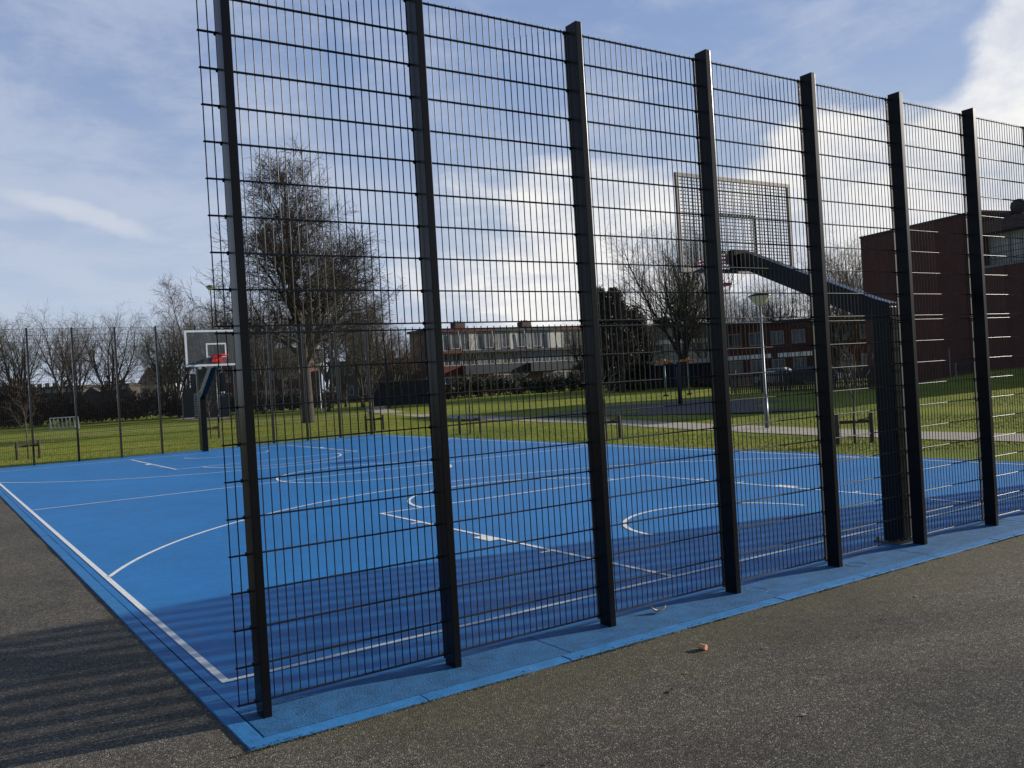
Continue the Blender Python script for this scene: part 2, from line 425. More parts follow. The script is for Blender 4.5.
ribbon('path', [(17.6, -8), (17.5, 3), (17.8, 9), (18.9, 15), (20.4, 22), (21.9, 33), (24.5, 46), (30, 63), (40, 84)], 1.75, -.06, MAT['path'], 'pale concrete footpath crossing the park grass')
ribbon('side_path', [(-30, 66), (2.9, 58.6), (9, 56.6), (14.6, 55.2), (22, 54.5), (27, 54)], .8, -.056, MAT['path'], 'narrow pale path across the grass behind the far hoop')
sheet('play_surface', [(22.2, 29), (24.8, 19.4), (26.5, 16.6), (32, 20.2), (35.4, 28), (36.5, 32), (30, 34)], -.045, MAT['rubber'])
ribbon('play_kerb', [(21.6, 33.6), (25.5, 34.4), (30.2, 34.4), (36.8, 32.2)], .16, -.03, MAT['path'], 'thin pale edging along the play surface')

# grass blades near the court edges
def blades():
    rng = np.random.default_rng(3); n = 170000
    # density falling with distance
    D = 17*np.exp(rng.random(n)*np.log(4.2)); px = rng.uniform(-20, 1044, n)
    d0 = np.array(FW[:2]); r0 = np.array(RT[:2])
    P = np.array(CAM[:2])[None] + D[:, None]*(d0[None] + r0[None]*((px-512)/F)[:, None])
    inside = (P[:, 0] > -60) & (P[:, 0] < CX1+.13) & (P[:, 1] < CY1+.14)
    onp = (P[:, 0] < -.13) & (P[:, 1] < 27.05)
    nearpath = (P[:, 0] > 16.6) & (P[:, 0] < 19.6) & (P[:, 1] < 14)
    nearpath |= (np.abs(P[:, 0]-(18.9+(P[:, 1]-15)*.215)) < 1.1) & (P[:, 1] >= 13) & (P[:, 1] < 24)
    nearpath |= (np.abs(P[:, 0]-(20.6+(P[:, 1]-24)*.15)) < 1.15) & (P[:, 1] >= 23) & (P[:, 1] < 48)
    play = (P[:, 0] > 22) & (P[:, 0] < 36) & (P[:, 1] > 16.5) & (P[:, 1] < 35)
    P = P[~(inside | onp | nearpath | play)]
    c = at(1010, 43); m = len(P)
    z = .95*np.exp(-(((P[:, 0]-c.x)/9)**2 + ((P[:, 1]-c.y)/3.6)**2)) - .08
    h = rng.uniform(.02, .06, m); a = rng.uniform(0, 2*PI, m); w = rng.uniform(.004, .011, m)
    lean = rng.normal(0, .035, (m, 2))
    A = np.stack([P[:, 0]-np.cos(a)*w, P[:, 1]-np.sin(a)*w, z], 1); B = np.stack([P[:, 0]+np.cos(a)*w, P[:, 1]+np.sin(a)*w, z], 1)
    T = np.stack([P[:, 0]+lean[:, 0], P[:, 1]+lean[:, 1], z+h], 1)
    V = np.stack([A, B, T], 1).reshape(-1, 3); Fq = np.arange(3*m).reshape(-1, 3)
    o = npmesh('grass_blades', V, Fq, MAT['grassblade']); tag(o, 'short green grass blades along the court edge and park', 'grass', kind='stuff')
blades()

# ------------------------------------------------------------------ mesh sports fence
def panel_mb(x0, x1, zs, y, ztop_over=.02, n=6):
    segs = []
    k = 0; x = x0
    while x <= x1+.001:
        segs.append((x, y, zs[0]-.0, x, y, zs[-1]+.015, .0034, .0034)); x += .05
    for z in zs:
        for dy in (-.0068, .0068): segs.append((x0-.008, y+dy, z, x1+.008, y+dy, z, .0044, .0044))
    return segs
def make_fence(label, npost, x_first, loc, rz, group):
    root = thing('mesh_fence', label, 'fence', loc, rz, group)
    post = None; clips = None
    zl = [.057+.2045*k for k in range(11)]; zu = [2.142+.2028*k for k in range(11)]
    off = [.036, -.018, -.022, -.012, -.006, 0, 0] if npost == 13 else []
    for k in range(npost):
        x = x_first+1.25*k + (off[k] if k < len(off) else 0)
        if post is None:
            b = MB(); b.bbox(-.025, .025, -.036, .082, -.02, 4.205, .003)
            # thin foot plate
            post = b.build('post', MAT['steel'], root); post.location = (x, 0, 0)
            b = MB()
            rt = []
            for z in zl+zu: rt += [(.018, z-.012), (.028, z-.01), (.028, z+.01), (.018, z+.012)]
            rt[2] = (.028, zl[0]+.01); rt = [(.018, .03)] + rt + [(.018, 4.19)]
            ol = rt + [(-x, z) for x, z in reversed(rt)]; n = len(ol)
            b.add([(x, .1085, z) for x, z in ol]+[(x, .1145, z) for x, z in ol], [tuple(range(n-1, -1, -1)), tuple(range(n, 2*n))]+[(i, (i+1) % n, n+(i+1) % n, n+i) for i in range(n)])
            clips = b.build('clamp_bar', MAT['strap'], post)
        else:
            p = post.copy(); C.objects.link(p); p.parent = root; p.location = (x, 0, 0)
            c = clips.copy(); C.objects.link(c); c.parent = p
    xs = -.03; end = x_first+1.25*(npost-1)+.08
    protos = {}
    while xs < end-.1:
        xe = min(xs+2.5, end); w = round((xe-xs)/.05)*.05
        for nm, zs in (('lower_mesh_panel', zl), ('upper_mesh_panel', zu)):
            key = (nm, round(w, 3))
            if key not in protos:
                o = segmesh(nm, panel_mb(0, w, zs, .098), MAT['wire'], root, n=6); protos[key] = o
            else:
                o = protos[key].copy(); C.objects.link(o); o.parent = root
            o.location = (xs, 0, 0)
        xs += 2.5
    return root
g = 'tall mesh fences at the two ends of the court'
make_fence('tall dark grey wire mesh fence in the foreground, nearest side of the blue court', 13, .047, (0, 0, 0), 0, g)
make_fence('tall dark mesh fence along the far end of the court behind the distant hoop', 11, .047, (12.71, CY1+.04, 0), PI, g)

# ------------------------------------------------------------------ near hoop
h = thing('basketball_hoop', 'basketball hoop with wire grid backboard on a long dark sloping arm behind the near fence', 'basketball hoop', (XC, .28, 0))
b = MB(); b.bbox(-.1, .1, -.13, .065, .015, 2.24, .012)
# top wedge
b.build('column', MAT['steel'], h)
b = MB(); b.bbox(-.17, .17, -.155, .13, 0, .016, .003); bp = b.build('base_plate', MAT['galv'], h)
for sx in (-1, 1):
    for y in (-.12, .1):
        b = MB(); b.tube([(sx*.14, y, .016), (sx*.14, y, .045)], .014, 6); b.build('bolt', MAT['galv'], bp)
# arm: tapered box beam from the column top rising to the board then level
yb = 2.02-.28
b = MB()
prof = [(-.14, 2.24, 2.30), (.15, 2.02, 2.36), (1.5, 2.80, 3.02), (1.72, 2.83, 3.03)]
prof = [(-.115, 2.03, 2.27), (.04, 2.09, 2.325), (1.58, 2.80, 3.0), (1.70, 2.81, 3.0)]
w = .075; vs = []
for y, z0, z1 in prof: vs += [(-w, y, z0), (w, y, z0), (w, y, z1), (-w, y, z1)]
fs = [(0, 1, 2, 3), (12, 15, 14, 13)]
for i in range(3):
    o = i*4
    for k in range(4): fs.append((o+k, o+4+k, o+4+(k+1) % 4, o+(k+1) % 4))
b.add(vs, fs)
arm = b.build('arm', MAT['steel'], h)
bv = arm.modifiers.new('b', 'BEVEL'); bv.width = .006; bv.segments = 2
b = MB(); yB = 1.80
BW, Z0b, Z1b = .93, 2.80, 3.875
b.bbox(-BW, BW, yB, yB+.03, Z1b-.045, Z1b); b.bbox(-BW, BW, yB, yB+.03, Z0b, Z0b+.045)
b.bbox(-BW, -BW+.045, yB+.001, yB+.029, Z0b+.045, Z1b-.045); b.bbox(BW-.045, BW, yB+.001, yB+.029, Z0b+.045, Z1b-.045)
bb = b.build('backboard_frame', MAT['galv'], h); bb.location.x = .08
segs = []
n = 39
for i in range(1, n): x = -BW+2*BW*i/n; segs.append((x, yB+.012, Z0b+.02, x, yB+.012, Z1b-.02, .0055, .0055))
n = 28
for i in range(1, n): z = Z0b+(Z1b-Z0b)*i/n; segs.append((-BW+.02, yB+.018, z, BW-.02, yB+.018, z, .0055, .0055))
segmesh('backboard_grid', segs, MAT['gridsteel'], bb, 6)
b = MB()
for z in (3.02, 3.44): b.bbox(-.31, .31, yB+.02, yB+.036, z, z+.035)
for x in (-.31, .275): b.bbox(x, x+.035, yB+.021, yB+.035, 3.055, 3.44)
b.build('target_frame', MAT['galv'], bb)
b = MB(); b.bbox(-.13, .13, yB-.1, yB-.02, 2.82, 3.05); b.build('mounting_bracket', MAT['steel'], h)
rim_y = Y0+1.575-.28+.02
b = MB(); b.torus((0, rim_y, 3.0), .225, .011); b.torus((0, rim_y, 2.965), .225, .008)
b.tube([(-.1, rim_y-.2, 3.0), (-.08, yB+.03, 3.0)], .01); b.tube([(.1, rim_y-.2, 3.0), (.08, yB+.03, 3.0)], .01)
b.bbox(-.12, .12, yB+.031, yB+.042, 2.9, 3.05)
rim = b.build('rim', MAT['red'], h, True)
segs = []
for k in range(14):
    for s_ in (-1, 1):
        for t in range(5):
            a0 = 2*PI*(k+s_*t*.5)/14; a1 = 2*PI*(k+s_*(t+1)*.5)/14
            r0 = .22-.022*t; r1 = .22-.022*(t+1); z0 = 2.96-.075*t; z1 = 2.96-.075*(t+1)
            segs.append((r0*math.cos(a0), rim_y+r0*math.sin(a0), z0, r1*math.cos(a1), rim_y+r1*math.sin(a1), z1, .003, .003))
segmesh('net', segs, MAT['netwhite'], h, 4)
b = MB(); b.torus((0, rim_y, 2.70), .14, .012); b.build('net_band', MAT['netred'], h, True)

# ------------------------------------------------------------------ far hoop
h = thing('basketball_hoop', 'distant basketball hoop with clear white edged backboard and red rim at the far end', 'basketball hoop', (XC+.0, 25.2, 0), PI)
b = MB(); b.bbox(-.09, .09, -.1, .1, 0, 1.95, .01); b.build('pole', MAT['steel'], h)
b = MB(); yB = 2.0
vs = []
for y, z0, z1 in [(-.1, 1.72, 1.95), (.1, 1.72, 2.02), (1.6, 2.66, 2.88), (1.96, 2.7, 2.9)]: vs += [(-.08, y, z0), (.08, y, z0), (.08, y, z1), (-.08, y, z1)]
fs = [(0, 1, 2, 3), (12, 15, 14, 13)]
for i in range(3):
    for k in range(4): fs.append((i*4+k, i*4+4+k, i*4+4+(k+1) % 4, i*4+(k+1) % 4))
b.add(vs, fs); b.build('arm', MAT['steel'], h)
b = MB(); b.bbox(-.9, .9, yB, yB+.02, 2.76, 3.78, .003); bb = b.build('backboard', MAT['persp'], h)
b = MB()
b.box(-.93, .93, yB-.01, yB+.03, 3.77, 3.83); b.box(-.93, .93, yB-.01, yB+.03, 2.72, 2.78)
for x in (-.93, .87): b.box(x, x+.06, yB-.009, yB+.029, 2.78, 3.77)
b.build('backboard_border', MAT['white'], bb)
b = MB()
for z in (2.98, 3.38): b.box(-.31, .31, yB+.021, yB+.03, z, z+.045)
for x in (-.31, .265): b.box(x, x+.045, yB+.021, yB+.029, 3.025, 3.38)
b.build('target_rectangle', MAT['white'], bb)
b = MB(); b.torus((0, yB+.4, 3.03), .225, .02); b.bbox(-.16, .16, yB+.031, yB+.06, 2.84, 3.04)
b.prism([(-.14, yB+.05), (.14, yB+.05), (.1, yB+.2), (-.1, yB+.2)], 3.0, 3.03)
b.build('rim', MAT['red'], h, False)
segs = []
for k in range(12):
    for s_ in (-1, 1):
        for t in range(4):
            a0 = 2*PI*(k+s_*t*.5)/12; a1 = 2*PI*(k+s_*(t+1)*.5)/12
            r0 = .22-.022*t; r1 = .22-.022*(t+1)
            segs.append((r0*math.cos(a0), yB+.4+r0*math.sin(a0), 3.02-.06*t, r1*math.cos(a1), yB+.4+r1*math.sin(a1), 2.96-.06*t, .004, .004))
segmesh('net', segs, MAT['netred'], h, 4)

# ------------------------------------------------------------------ trees
def grow_tree(seed, H, spec):
    """bare winter tree. returns (trunk segments, twig segments). spec: dict"""
    rg = random.Random(seed); big = []; small = []
    lv = spec['levels']
    def branch(p, d, L, r, lev):
        nseg = max(2, int(L/spec['seg'][lev])); nseg = min(nseg, 14); st = L/nseg
        pts = [(p.copy(), r, d.copy())]; wob = spec['wob'][lev]
        for i in range(nseg):
            d = d + Vector((rg.gauss(0, wob), rg.gauss(0, wob), rg.gauss(0, wob*.6) + spec['trop'][lev])); d.normalize()
            q = p + d*st; t = (i+1)/nseg; r1 = r*(1-t*spec['taper'][lev])
            r0 = r*(1-i/nseg*spec['taper'][lev])
            (big if lev <= 1 else small).append((p.x, p.y, p.z, q.x, q.y, q.z, r0, r1))
            p = q; pts.append((p.copy(), r1, d.copy()))
        if lev+1 >= lv: return
        n = spec['n'][lev](L, rg)
        for k in range(n):
            t = spec['start'][lev] + (1-spec['start'][lev])*((k+rg.random()*.9)/n)
            f = t*nseg; i = min(int(f), nseg-1); u = f-i
            pp = pts[i][0].lerp(pts[i+1][0], u); rr = pts[i][1]*(1-u)+pts[i+1][1]*u; dd = pts[i][2]
            if lev == 0: az = k*2.4+rg.uniform(-.5, .5)
            else: az = rg.uniform(0, 2*PI)
            a = Vector((0, 0, 1)) if abs(dd.z) < .95 else Vector((1, 0, 0))
            x = dd.cross(a).normalized(); y = dd.cross(x)
            ang = R(spec['ang'][lev](t, rg))
            nd = dd*math.cos(ang) + (x*math.cos(az)+y*math.sin(az))*math.sin(ang)
            LL = spec['len'][lev](t, L, rg)
            branch(pp, nd.normalized(), LL, max(spec['minr'], rr*spec['rr'][lev]), lev+1)
    for (p, d, L, r) in spec['stems'](H, rg): branch(Vector(p), Vector(d).normalized(), L, r, 0)
    return big, small
def tree_obj(name, seed, H, spec, tw, loc=(0, 0, 0), label='', cat='tree', group=None):
    big, small = grow_tree(seed, H, spec)
    root = thing(name, label, cat, loc, 0, group)
    segmesh('trunk', big, MAT['bark'], root, 7)
    segmesh('crown', small, MAT[tw], root, 3)
    return root
U = lambda rg, a, b_: rg.uniform(a, b_)
big_spec = dict(levels=5, seg=[.9, .6, .4, .3, .25], wob=[.05, .1, .14, .17, .2], trop=[.015, .05, .03, .02, .01], taper=[.93, .85, .8, .7, .5],
    minr=.012, rr=[.5, .55, .55, .6], start=[.19, .22, .12, .1],
    n=[lambda L, g: 36, lambda L, g: int(3+L*2.5), lambda L, g: int(3+L*2.9), lambda L, g: int(2+L*3.4)],
    ang=[lambda t, g: (72-42*t)+g.uniform(-14, 14), lambda t, g: g.uniform(28, 58), lambda t, g: g.uniform(30, 65), lambda t, g: g.uniform(25, 65)],
    len=[lambda t, L, g: (2.1 + 5.6*(1-t)**.9)*g.uniform(.72, 1.1), lambda t, L, g: L*g.uniform(.38, .62)*(1.1-t*.4), lambda t, L, g: L*g.uniform(.4, .6), lambda t, L, g: g.uniform(.3, .6)],
    stems=lambda H, g: [((0, 0, -.1), (0.05, -.033, 1), H, .38)])
tree_obj('bare_tree', 11, 14.3, big_spec, 'twigdark', at(307, 52.5), 'big bare tree with oval crown on the grass, left of the apartments')
def vase(nst, clear, spread, dens=1., lean=0):
    def stems(H, g):
        out = [((0, 0, -.1), (g.uniform(-.06, .06)+lean, g.uniform(-.06, .06), 1), clear+.3, H*.018)]
        for k in range(nst):
            a = 2*PI*k/nst+g.uniform(-.4, .4); s = g.uniform(.4, 1)*spread
            out.append(((g.uniform(-.05, .05), g.uniform(-.05, .05), clear*g.uniform(.65, 1.)), (math.cos(a)*s, math.sin(a)*s, 1), (H-clear)*g.uniform(.78, 1.05), H*.011))
        return out
    return dict(levels=4, seg=[.7, .45, .35, .25], wob=[.06, .1, .14, .18], trop=[.04, .06, .04, .02], taper=[.85, .85, .75, .5],
        minr=.009, rr=[.55, .55, .6, .6], start=[.18, .1, .1, .1],
        n=[lambda L, g: int((2+L*1.7)*dens), lambda L, g: int((2+L*2.6)*dens), lambda L, g: int(1+L*3), None],
        ang=[lambda t, g: g.uniform(22, 48), lambda t, g: g.uniform(25, 50), lambda t, g: g.uniform(25, 60), None],
        len=[lambda t, L, g: L*g.uniform(.35, .55)*(1.15-t*.7), lambda t, L, g: L*g.uniform(.4, .6), lambda t, L, g: g.uniform(.4, .8), None], stems=stems)
tree_obj('bare_tree', 23, 17.0, vase(8, 2.6, .62, .85), 'twig2', at(683, 88), 'tall bare tree with fanned upright limbs beside the evergreen, in front of the garages')
protos = []
gb = 'bare trees in the background of the park'
specs = [(31, 12, vase(6, 2.4, .62, .85)), (37, 12, vase(7, 1.8, .55, .85)), (41, 12, vase(5, 3.4, .6, .9)), (47, 12, dict(big_spec, levels=4, n=[lambda L, g: 26, lambda L, g: int(4+L*3), lambda L, g: int(3+L*4), None],
        len=[lambda t, L, g: (1.0+3.2*(1-t)**.7)*g.uniform(.7, 1.1), lambda t, L, g: L*g.uniform(.4, .6), lambda t, L, g: g.uniform(.4, .8), None],
        stems=lambda H, g: [((0, 0, -.1), (.01, 0, 1), H, .17)]))]
kinds = ['loose round headed', 'many stemmed fan shaped', 'long trunked', 'slender upright']
# (px, D, height, proto, twig, label)
TL = [
 (-14, 96, 12.5, 0, 'bare tree cut by the left edge of the photo'),
 (20, 98, 13, 1, 'bare fan shaped tree near the left edge behind the red brown shrubs'),
 (62, 104, 13.5, 2, 'bare tree above the white goal, left background'),
 (78, 92, 11, 0, 'lower bare tree just right of the white goal'),
 (112, 100, 13, 1, 'bare tree behind the second and third far fence posts'),
 (147, 112, 10, 3, 'small bare tree above the pale houses left of the hoop'),
 (166, 100, 11.5, 0, 'bare tree left of the distant backboard, lower than its neighbour'),
 (189, 104, 15.5, 3, 'tallest bare tree right above the distant backboard'),
 (178, 90, 11, 1, 'bushy bare tree directly behind the distant backboard'),
 (217, 98, 13.5, 1, 'dark bare tree seen past the left end of the near fence'),
 (243, 90, 12.5, 0, 'bare tree behind the first fence post'),
 (262, 84, 12, 2, 'bare tree between the first fence post and the big tree'),
 (281, 96, 12, 1, 'dense bare tree close behind the big tree, on its left'),
 (327, 76, 11.5, 2, 'bare tree with pale trunk just right of the big tree'),
 (345, 92, 12, 0, 'bare tree behind the park lamp right of the big tree'),
 (362, 84, 11.5, 1, 'broad bare tree in front of the pinkish brick flats'),
 (388, 80, 9.5, 3, 'low bare tree left of the second fence post'),
 (405, 100, 8.5, 0, 'small bare tree by the dark wall left of the second fence post'),
 (374, 95, 10.5, 1, 'bare tree over the left end of the dark garden wall'),
 (396, 92, 8.5, 2, 'bare tree above the dark garden wall, nearest the second fence post'),
 (586, 118, 9.5, 1, 'small bare tree at the right end of the apartments'),
 (622, 84, 10.5, 3, 'bare tree rising through the dark evergreen'),
 (648, 96, 9, 1, 'short bare tree between the evergreen and the tall fanned tree'),
 (704, 100, 12, 0, 'bare tree right of the tall fanned tree'),
 (733, 104, 12, 1, 'bare tree behind the lamp, to its left'),
 (757, 98, 10.8, 0, 'bare tree right behind the street lamp head'),
 (782, 92, 11.5, 1, 'dense bare tree right of the street lamp'),
 (812, 96, 11, 3, 'bare tree under the sloping hoop arm'),
 (838, 84, 13.5, 1, 'tall bare tree touching the left corner of the dark brick block'),
 (858, 90, 14.5, 0, 'tall bare tree against the left corner of the dark brick block'),
]
used = {}
tws = {0: 'twig', 1: 'twig2', 2: 'twig', 3: 'twig3'}
for i, (px, D, Hh, k, lab) in enumerate(TL):
    if k not in used:
        r = tree_obj('bare_tree', specs[k][0], specs[k][1], specs[k][2], tws[k], label=lab, group=gb); used[k] = r
    else: r = copy_tree(used[k]); r['label'] = lab
    p = at(px, D); s = Hh/12.6; r.location = (p.x, p.y, -.1); r.scale = (s*rnd.uniform(.9, 1.1),)*2+(s,); r.rotation_euler = (0, 0, rnd.uniform(0, 6.28))
# tree outside the picture to the right: its shadow falls across the asphalt
tree_obj('bare_tree', 77, 14.5, dict(big_spec, levels=4, n=[lambda L, g: 30, lambda L, g: int(3+L*2.4), lambda L, g: int(2+L*2.6), None]), 'twig', (43, -11.6, 0), 'sparse bare tree beside the asphalt outside the right edge, casting soft shadow bands')

# staked saplings
def sapling_mesh(seed, H):
    sp = dict(levels=3, seg=[.4, .3, .2], wob=[.03, .1, .15], trop=[.01, .06, .03], taper=[.7, .7, .5], minr=.005, rr=[.5, .6], start=[.5, .15],
        n=[lambda L, g: 12, lambda L, g: 6], ang=[lambda t, g: g.uniform(25, 45), lambda t, g: g.uniform(25, 50)],
        len=[lambda t, L, g: g.uniform(.5, 1.1), lambda t, L, g: g.uniform(.2, .5)], stems=lambda H, g: [((0, 0, 0), (.02, .01, 1), H, .035)])
    return grow_tree(seed, H, sp)
def sapling(loc, rz, H, label, lab2, seed):
    bg, sm = sapling_mesh(seed, H)
    t = thing('sapling', label, 'young tree', (loc[0], loc[1], -.08), rz, 'staked saplings round the court')
    segmesh('trunk', bg, MAT['twig'], t, 6); segmesh('crown', sm, MAT['twig'], t, 3)
    t = thing('sapling_support', lab2, 'tree stake', (loc[0], loc[1], -.08), rz, 'wooden stakes holding the saplings')
    for sx in (-1, 1):
        b = MB(); b.tube([(0, 0, -.2), (0, 0, .3), (0, 0, .66)], [.052, .05, .048], 10); s = b.build('stake', MAT['stake'], t); s.location = (sx*.37, 0, 0)
    b = MB(); b.bbox(-.42, .42, .052, .072, .44, .51); b.build('crossbar', MAT['stake'], t)
    b = MB(); b.torus((0, 0, .5), .055, .012, 16, 6); b.tube([(.05, 0, .5), (.36, .0, .56)], .012, 6); b.build('strap', MAT['strap'], t)
SP = [((15.5, 7.25), R(-35), 'the dark hoop column on the right'), ((14.6, 14.6), R(-35), 'the third fence post, seen right of it'), ((14.85, 22.5), R(-35), 'the second fence post, seen right of it'),
      ((14.8, 30.4), R(-20), 'the far fence corner left of the second post'), ((9.2, 35.3), R(10), 'the foot of the distant hoop'), ((1.75, 31.6), R(10), 'the left edge behind the far fence')]
for i, (l, a, w_) in enumerate(SP):
    sapling(l, a, [1.8, 1.7, 3.4, 2.4, 2.0, 1.8][i], 'thin bare sapling on the grass by '+w_, 'low wooden two stake frame by '+w_, 60+i)

# ------------------------------------------------------------------ shrubs & evergreen (leaf clumps)
def leafcloud(name, pts_fn, n, size, m, parent=None, seed=1):
    rng = np.random.default_rng(seed); P = pts_fn(rng, n); n = len(P)
    a = rng.normal(size=(n, 3)); a /= np.linalg.norm(a, axis=1, keepdims=True)
    c = rng.normal(size=(n, 3)); c -= a*(a*c).sum(1, keepdims=True); c /= np.linalg.norm(c, axis=1, keepdims=True)
    s = rng.uniform(.5, 1.3, (n, 1))*size
    V = np.stack([P-a*s, P+c*s*.45, P+a*s, P-c*s*.45], 1).reshape(-1, 3)
    return npmesh(name, V, np.arange(4*n).reshape(-1, 4), m, parent)
def blob_pts(blobs):
    B = np.array(blobs, float)
    def fn(rng, n):
        i = rng.integers(0, len(B), n); d = rng.normal(size=(n, 3)); d /= np.linalg.norm(d, axis=1, keepdims=True)
        r = rng.random((n, 1))**.45
        P = B[i, :3]+d*r*B[i, 3:6]; return P[P[:, 2] > .05]
    return fn
rg = random.Random(5)
def evergreen(loc, H, W, label, seed, m='ever'):
    t = thing('evergreen_tree', label, 'tree', loc); g = random.Random(seed); bl = []
    for k in range(110):
        z = g.uniform(.1, .97); rad = W*(.5*(1-abs(z-.42)*1.15)+.05); a = g.uniform(0, 2*PI); q = g.uniform(.3, 1)
        bl.append((math.cos(a)*rad*q, math.sin(a)*rad*q, z*H, g.uniform(.35, .8), g.uniform(.35, .8), g.uniform(.4, .95)))
    leafcloud('crown', blob_pts(bl), 26000, .14, MAT[m], t, seed)
    b = MB(); b.tube([(0, 0, -.2), (.05, 0, H*.4), (0, .05, H*.9)], [.2, .14, .04], 8); b.build('trunk', MAT['bark'], t)
evergreen(at(612, 90), 10.4, 5.0, 'dense dark evergreen tree right of the apartments', 2)
evergreen(at(633, 95), 9.2, 4.0, 'second dark evergreen close to the first, on its right', 3)
def hedge(pa, pb, h, d, label, m, seed, n=16000, name='hedge', size=.13):
    pa, pb = Vector(pa), Vector(pb); L = (pb-pa).length; g = random.Random(seed); bl = []
    ang = math.atan2((pb-pa).y, (pb-pa).x); k = int(L*1.6)
    for i in range(k):
        hh = h*g.uniform(.6, 1.05); x = L*(i+g.random())/k
        bl.append((x, g.uniform(-d/2, d/2), hh*.5, .8, d*.4, hh*.5)); 
    t = thing(name, label, 'hedge', pa, ang)
    leafcloud('foliage', blob_pts(bl), n, size, MAT[m], t, seed)
    # stems
    sg = []
    for i in range(int(L*2)):
        x = g.uniform(0, L); y = g.uniform(-d/3, d/3); sg.append((x, y, -.1, x+g.uniform(-.4, .4), y, h*g.uniform(.7, 1.15), .025, .008))
    segmesh('stems', sg, MAT['twig'], t, 3)
hedge(at(424, 96), at(604, 104), 2.6, 2.2, 'dark scrubby hedge in front of the long apartment block', 'hedge', 4, 26000)
hedge(at(-20, 84), at(185, 90), 3.0, 2.5, 'red brown hedge along the left background below the bare trees', 'hedgered', 5, 30000)
hedge(at(185, 92), at(330, 86), 2.4, 2.2, 'dark hedge behind the trunks left of the big tree', 'hedge', 6, 22000)
hedge(at(696, 82), at(738, 80), 1.1, 1.5, 'low reddish shrub in front of the garages', 'hedgered', 7, 5000)
hedge(at(606, 88), at(648, 88), 1.5, 1.6, 'low dark shrub at the foot of the evergreens', 'hedge', 8, 7000)
hedge(at(-2, 88), at(42, 88), 4.8, 2.2, 'tall rusty shrub below the leftmost trees', 'hedgered', 9, 9000)

# ------------------------------------------------------------------ buildings
def frame_at(pa, pb):
    pa, pb = Vector(pa), Vector(pb); L = (pb-pa).length; return pa, math.atan2((pb-pa).y, (pb-pa).x), L
# local frame: x along the facade left to right as seen, y=0 facade, +y away from the camera
def win(root, x0, x1, z0, z1, y=0, gm='glass', mull=1, fm='panelwhite'):
    b = MB(); t = .07
    b.box(x0, x1, y-.03, y+.05, z1-t, z1); b.box(x0, x1, y-.03, y+.05, z0, z0+t)
    for i in range(mull+2):
        x = x0+(x1-x0-t)*i/(mull+1); b.box(x, x+t, y-.028, y+.048, z0+t, z1-t)
    f = b.build('window_frame', MAT[fm], root)
    b = MB(); b.box(x0+.02, x1-.02, y+.0, y+.03, z0+.02, z1-.02); b.build('pane', MAT[gm], f)
# long apartment block
pa, ang, L = frame_at(at(427, 122), at(640, 146))
bld = thing('apartment_block', 'long three storey apartment block with red and dark blue bands and two brick chimneys', 'building', pa, ang)
H = 9.3
b = MB(); b.box(0, L, .06, 4, -.3, H-.35); b.build('wall', MAT['brickred'], bld)
b = MB(); b.box(-.25, L+.25, -.3, 4.3, H-.35, H); b.build('roof', MAT['roof'], bld)
nb = 7; bw = L/nb; g = random.Random(12)
cols = ['fasciared', 'fasciared', 'fasciablue', 'fasciablue', 'fasciared', 'fasciablue', 'fasciared']
for i in range(nb):
    x0 = i*bw+.06; x1 = (i+1)*bw-.06
    b = MB(); b.box(x0, x1, -.36, -.302, H-.42, H+.03); b.build('fascia', MAT[cols[i]], bld)
    b = MB(); b.box(x0, x1, -.9, .05, 5.85, 6.2); b.box(x0, x1, -.9, .05, 2.8, 4.1) if i % 2 else b.box(x0, x1, -.06, .05, 2.9, 4.1)
    b.build('balcony_band', MAT[cols[(i+1) % 7] if i % 3 else cols[i]], bld)
    # top floor: white panels + windows
    w_ = (x1-x0)/4
    for k in range(4):
        a, c = x0+k*w_+.05, x0+(k+1)*w_-.05
        if (i*3+k) % 4 == 0:
            b = MB(); b.box(a, c, -.04, .055, 6.2, H-.37); b.build('panel', MAT['panelwhite'], bld)
        else: win(bld, a, c, 6.5 if k % 2 else 6.25, H-.5, .0, 'curtain' if g.random() < .3 else 'glass', 1)
        if g.random() < .85: win(bld, a, c, 4.15, 5.8, .0, 'curtain' if g.random() < .2 else 'glass', 1)
        if g.random() < .6: win(bld, a, c, .9, 2.6, .0, 'glass', 1)
    b = MB(); b.tube([(x1-.5, -.5, 8.9), (x1-.1, -.5, 6.25)], .09, 6); b.build('drainpipe', MAT['panelwhite'], bld)
for px, D in ((465, 126), (531.5, 133)):
    p = at(px, D); q = Matrix.Rotation(-ang, 3, 'Z') @ (p-pa)
    b = MB(); b.bbox(q.x-.85, q.x+.85, .6, 1.9, H-.02, H+.95, .03); c = b.build('chimney', MAT['brickred'], bld)
    b = MB()
    for k in (-.45, 0, .45): b.lathe([(.11, 0), (.1, .3), (.06, .3)], 8, (q.x+k, 1.25, H+.95))
    b.build('chimney_pot', MAT['roof'], c)
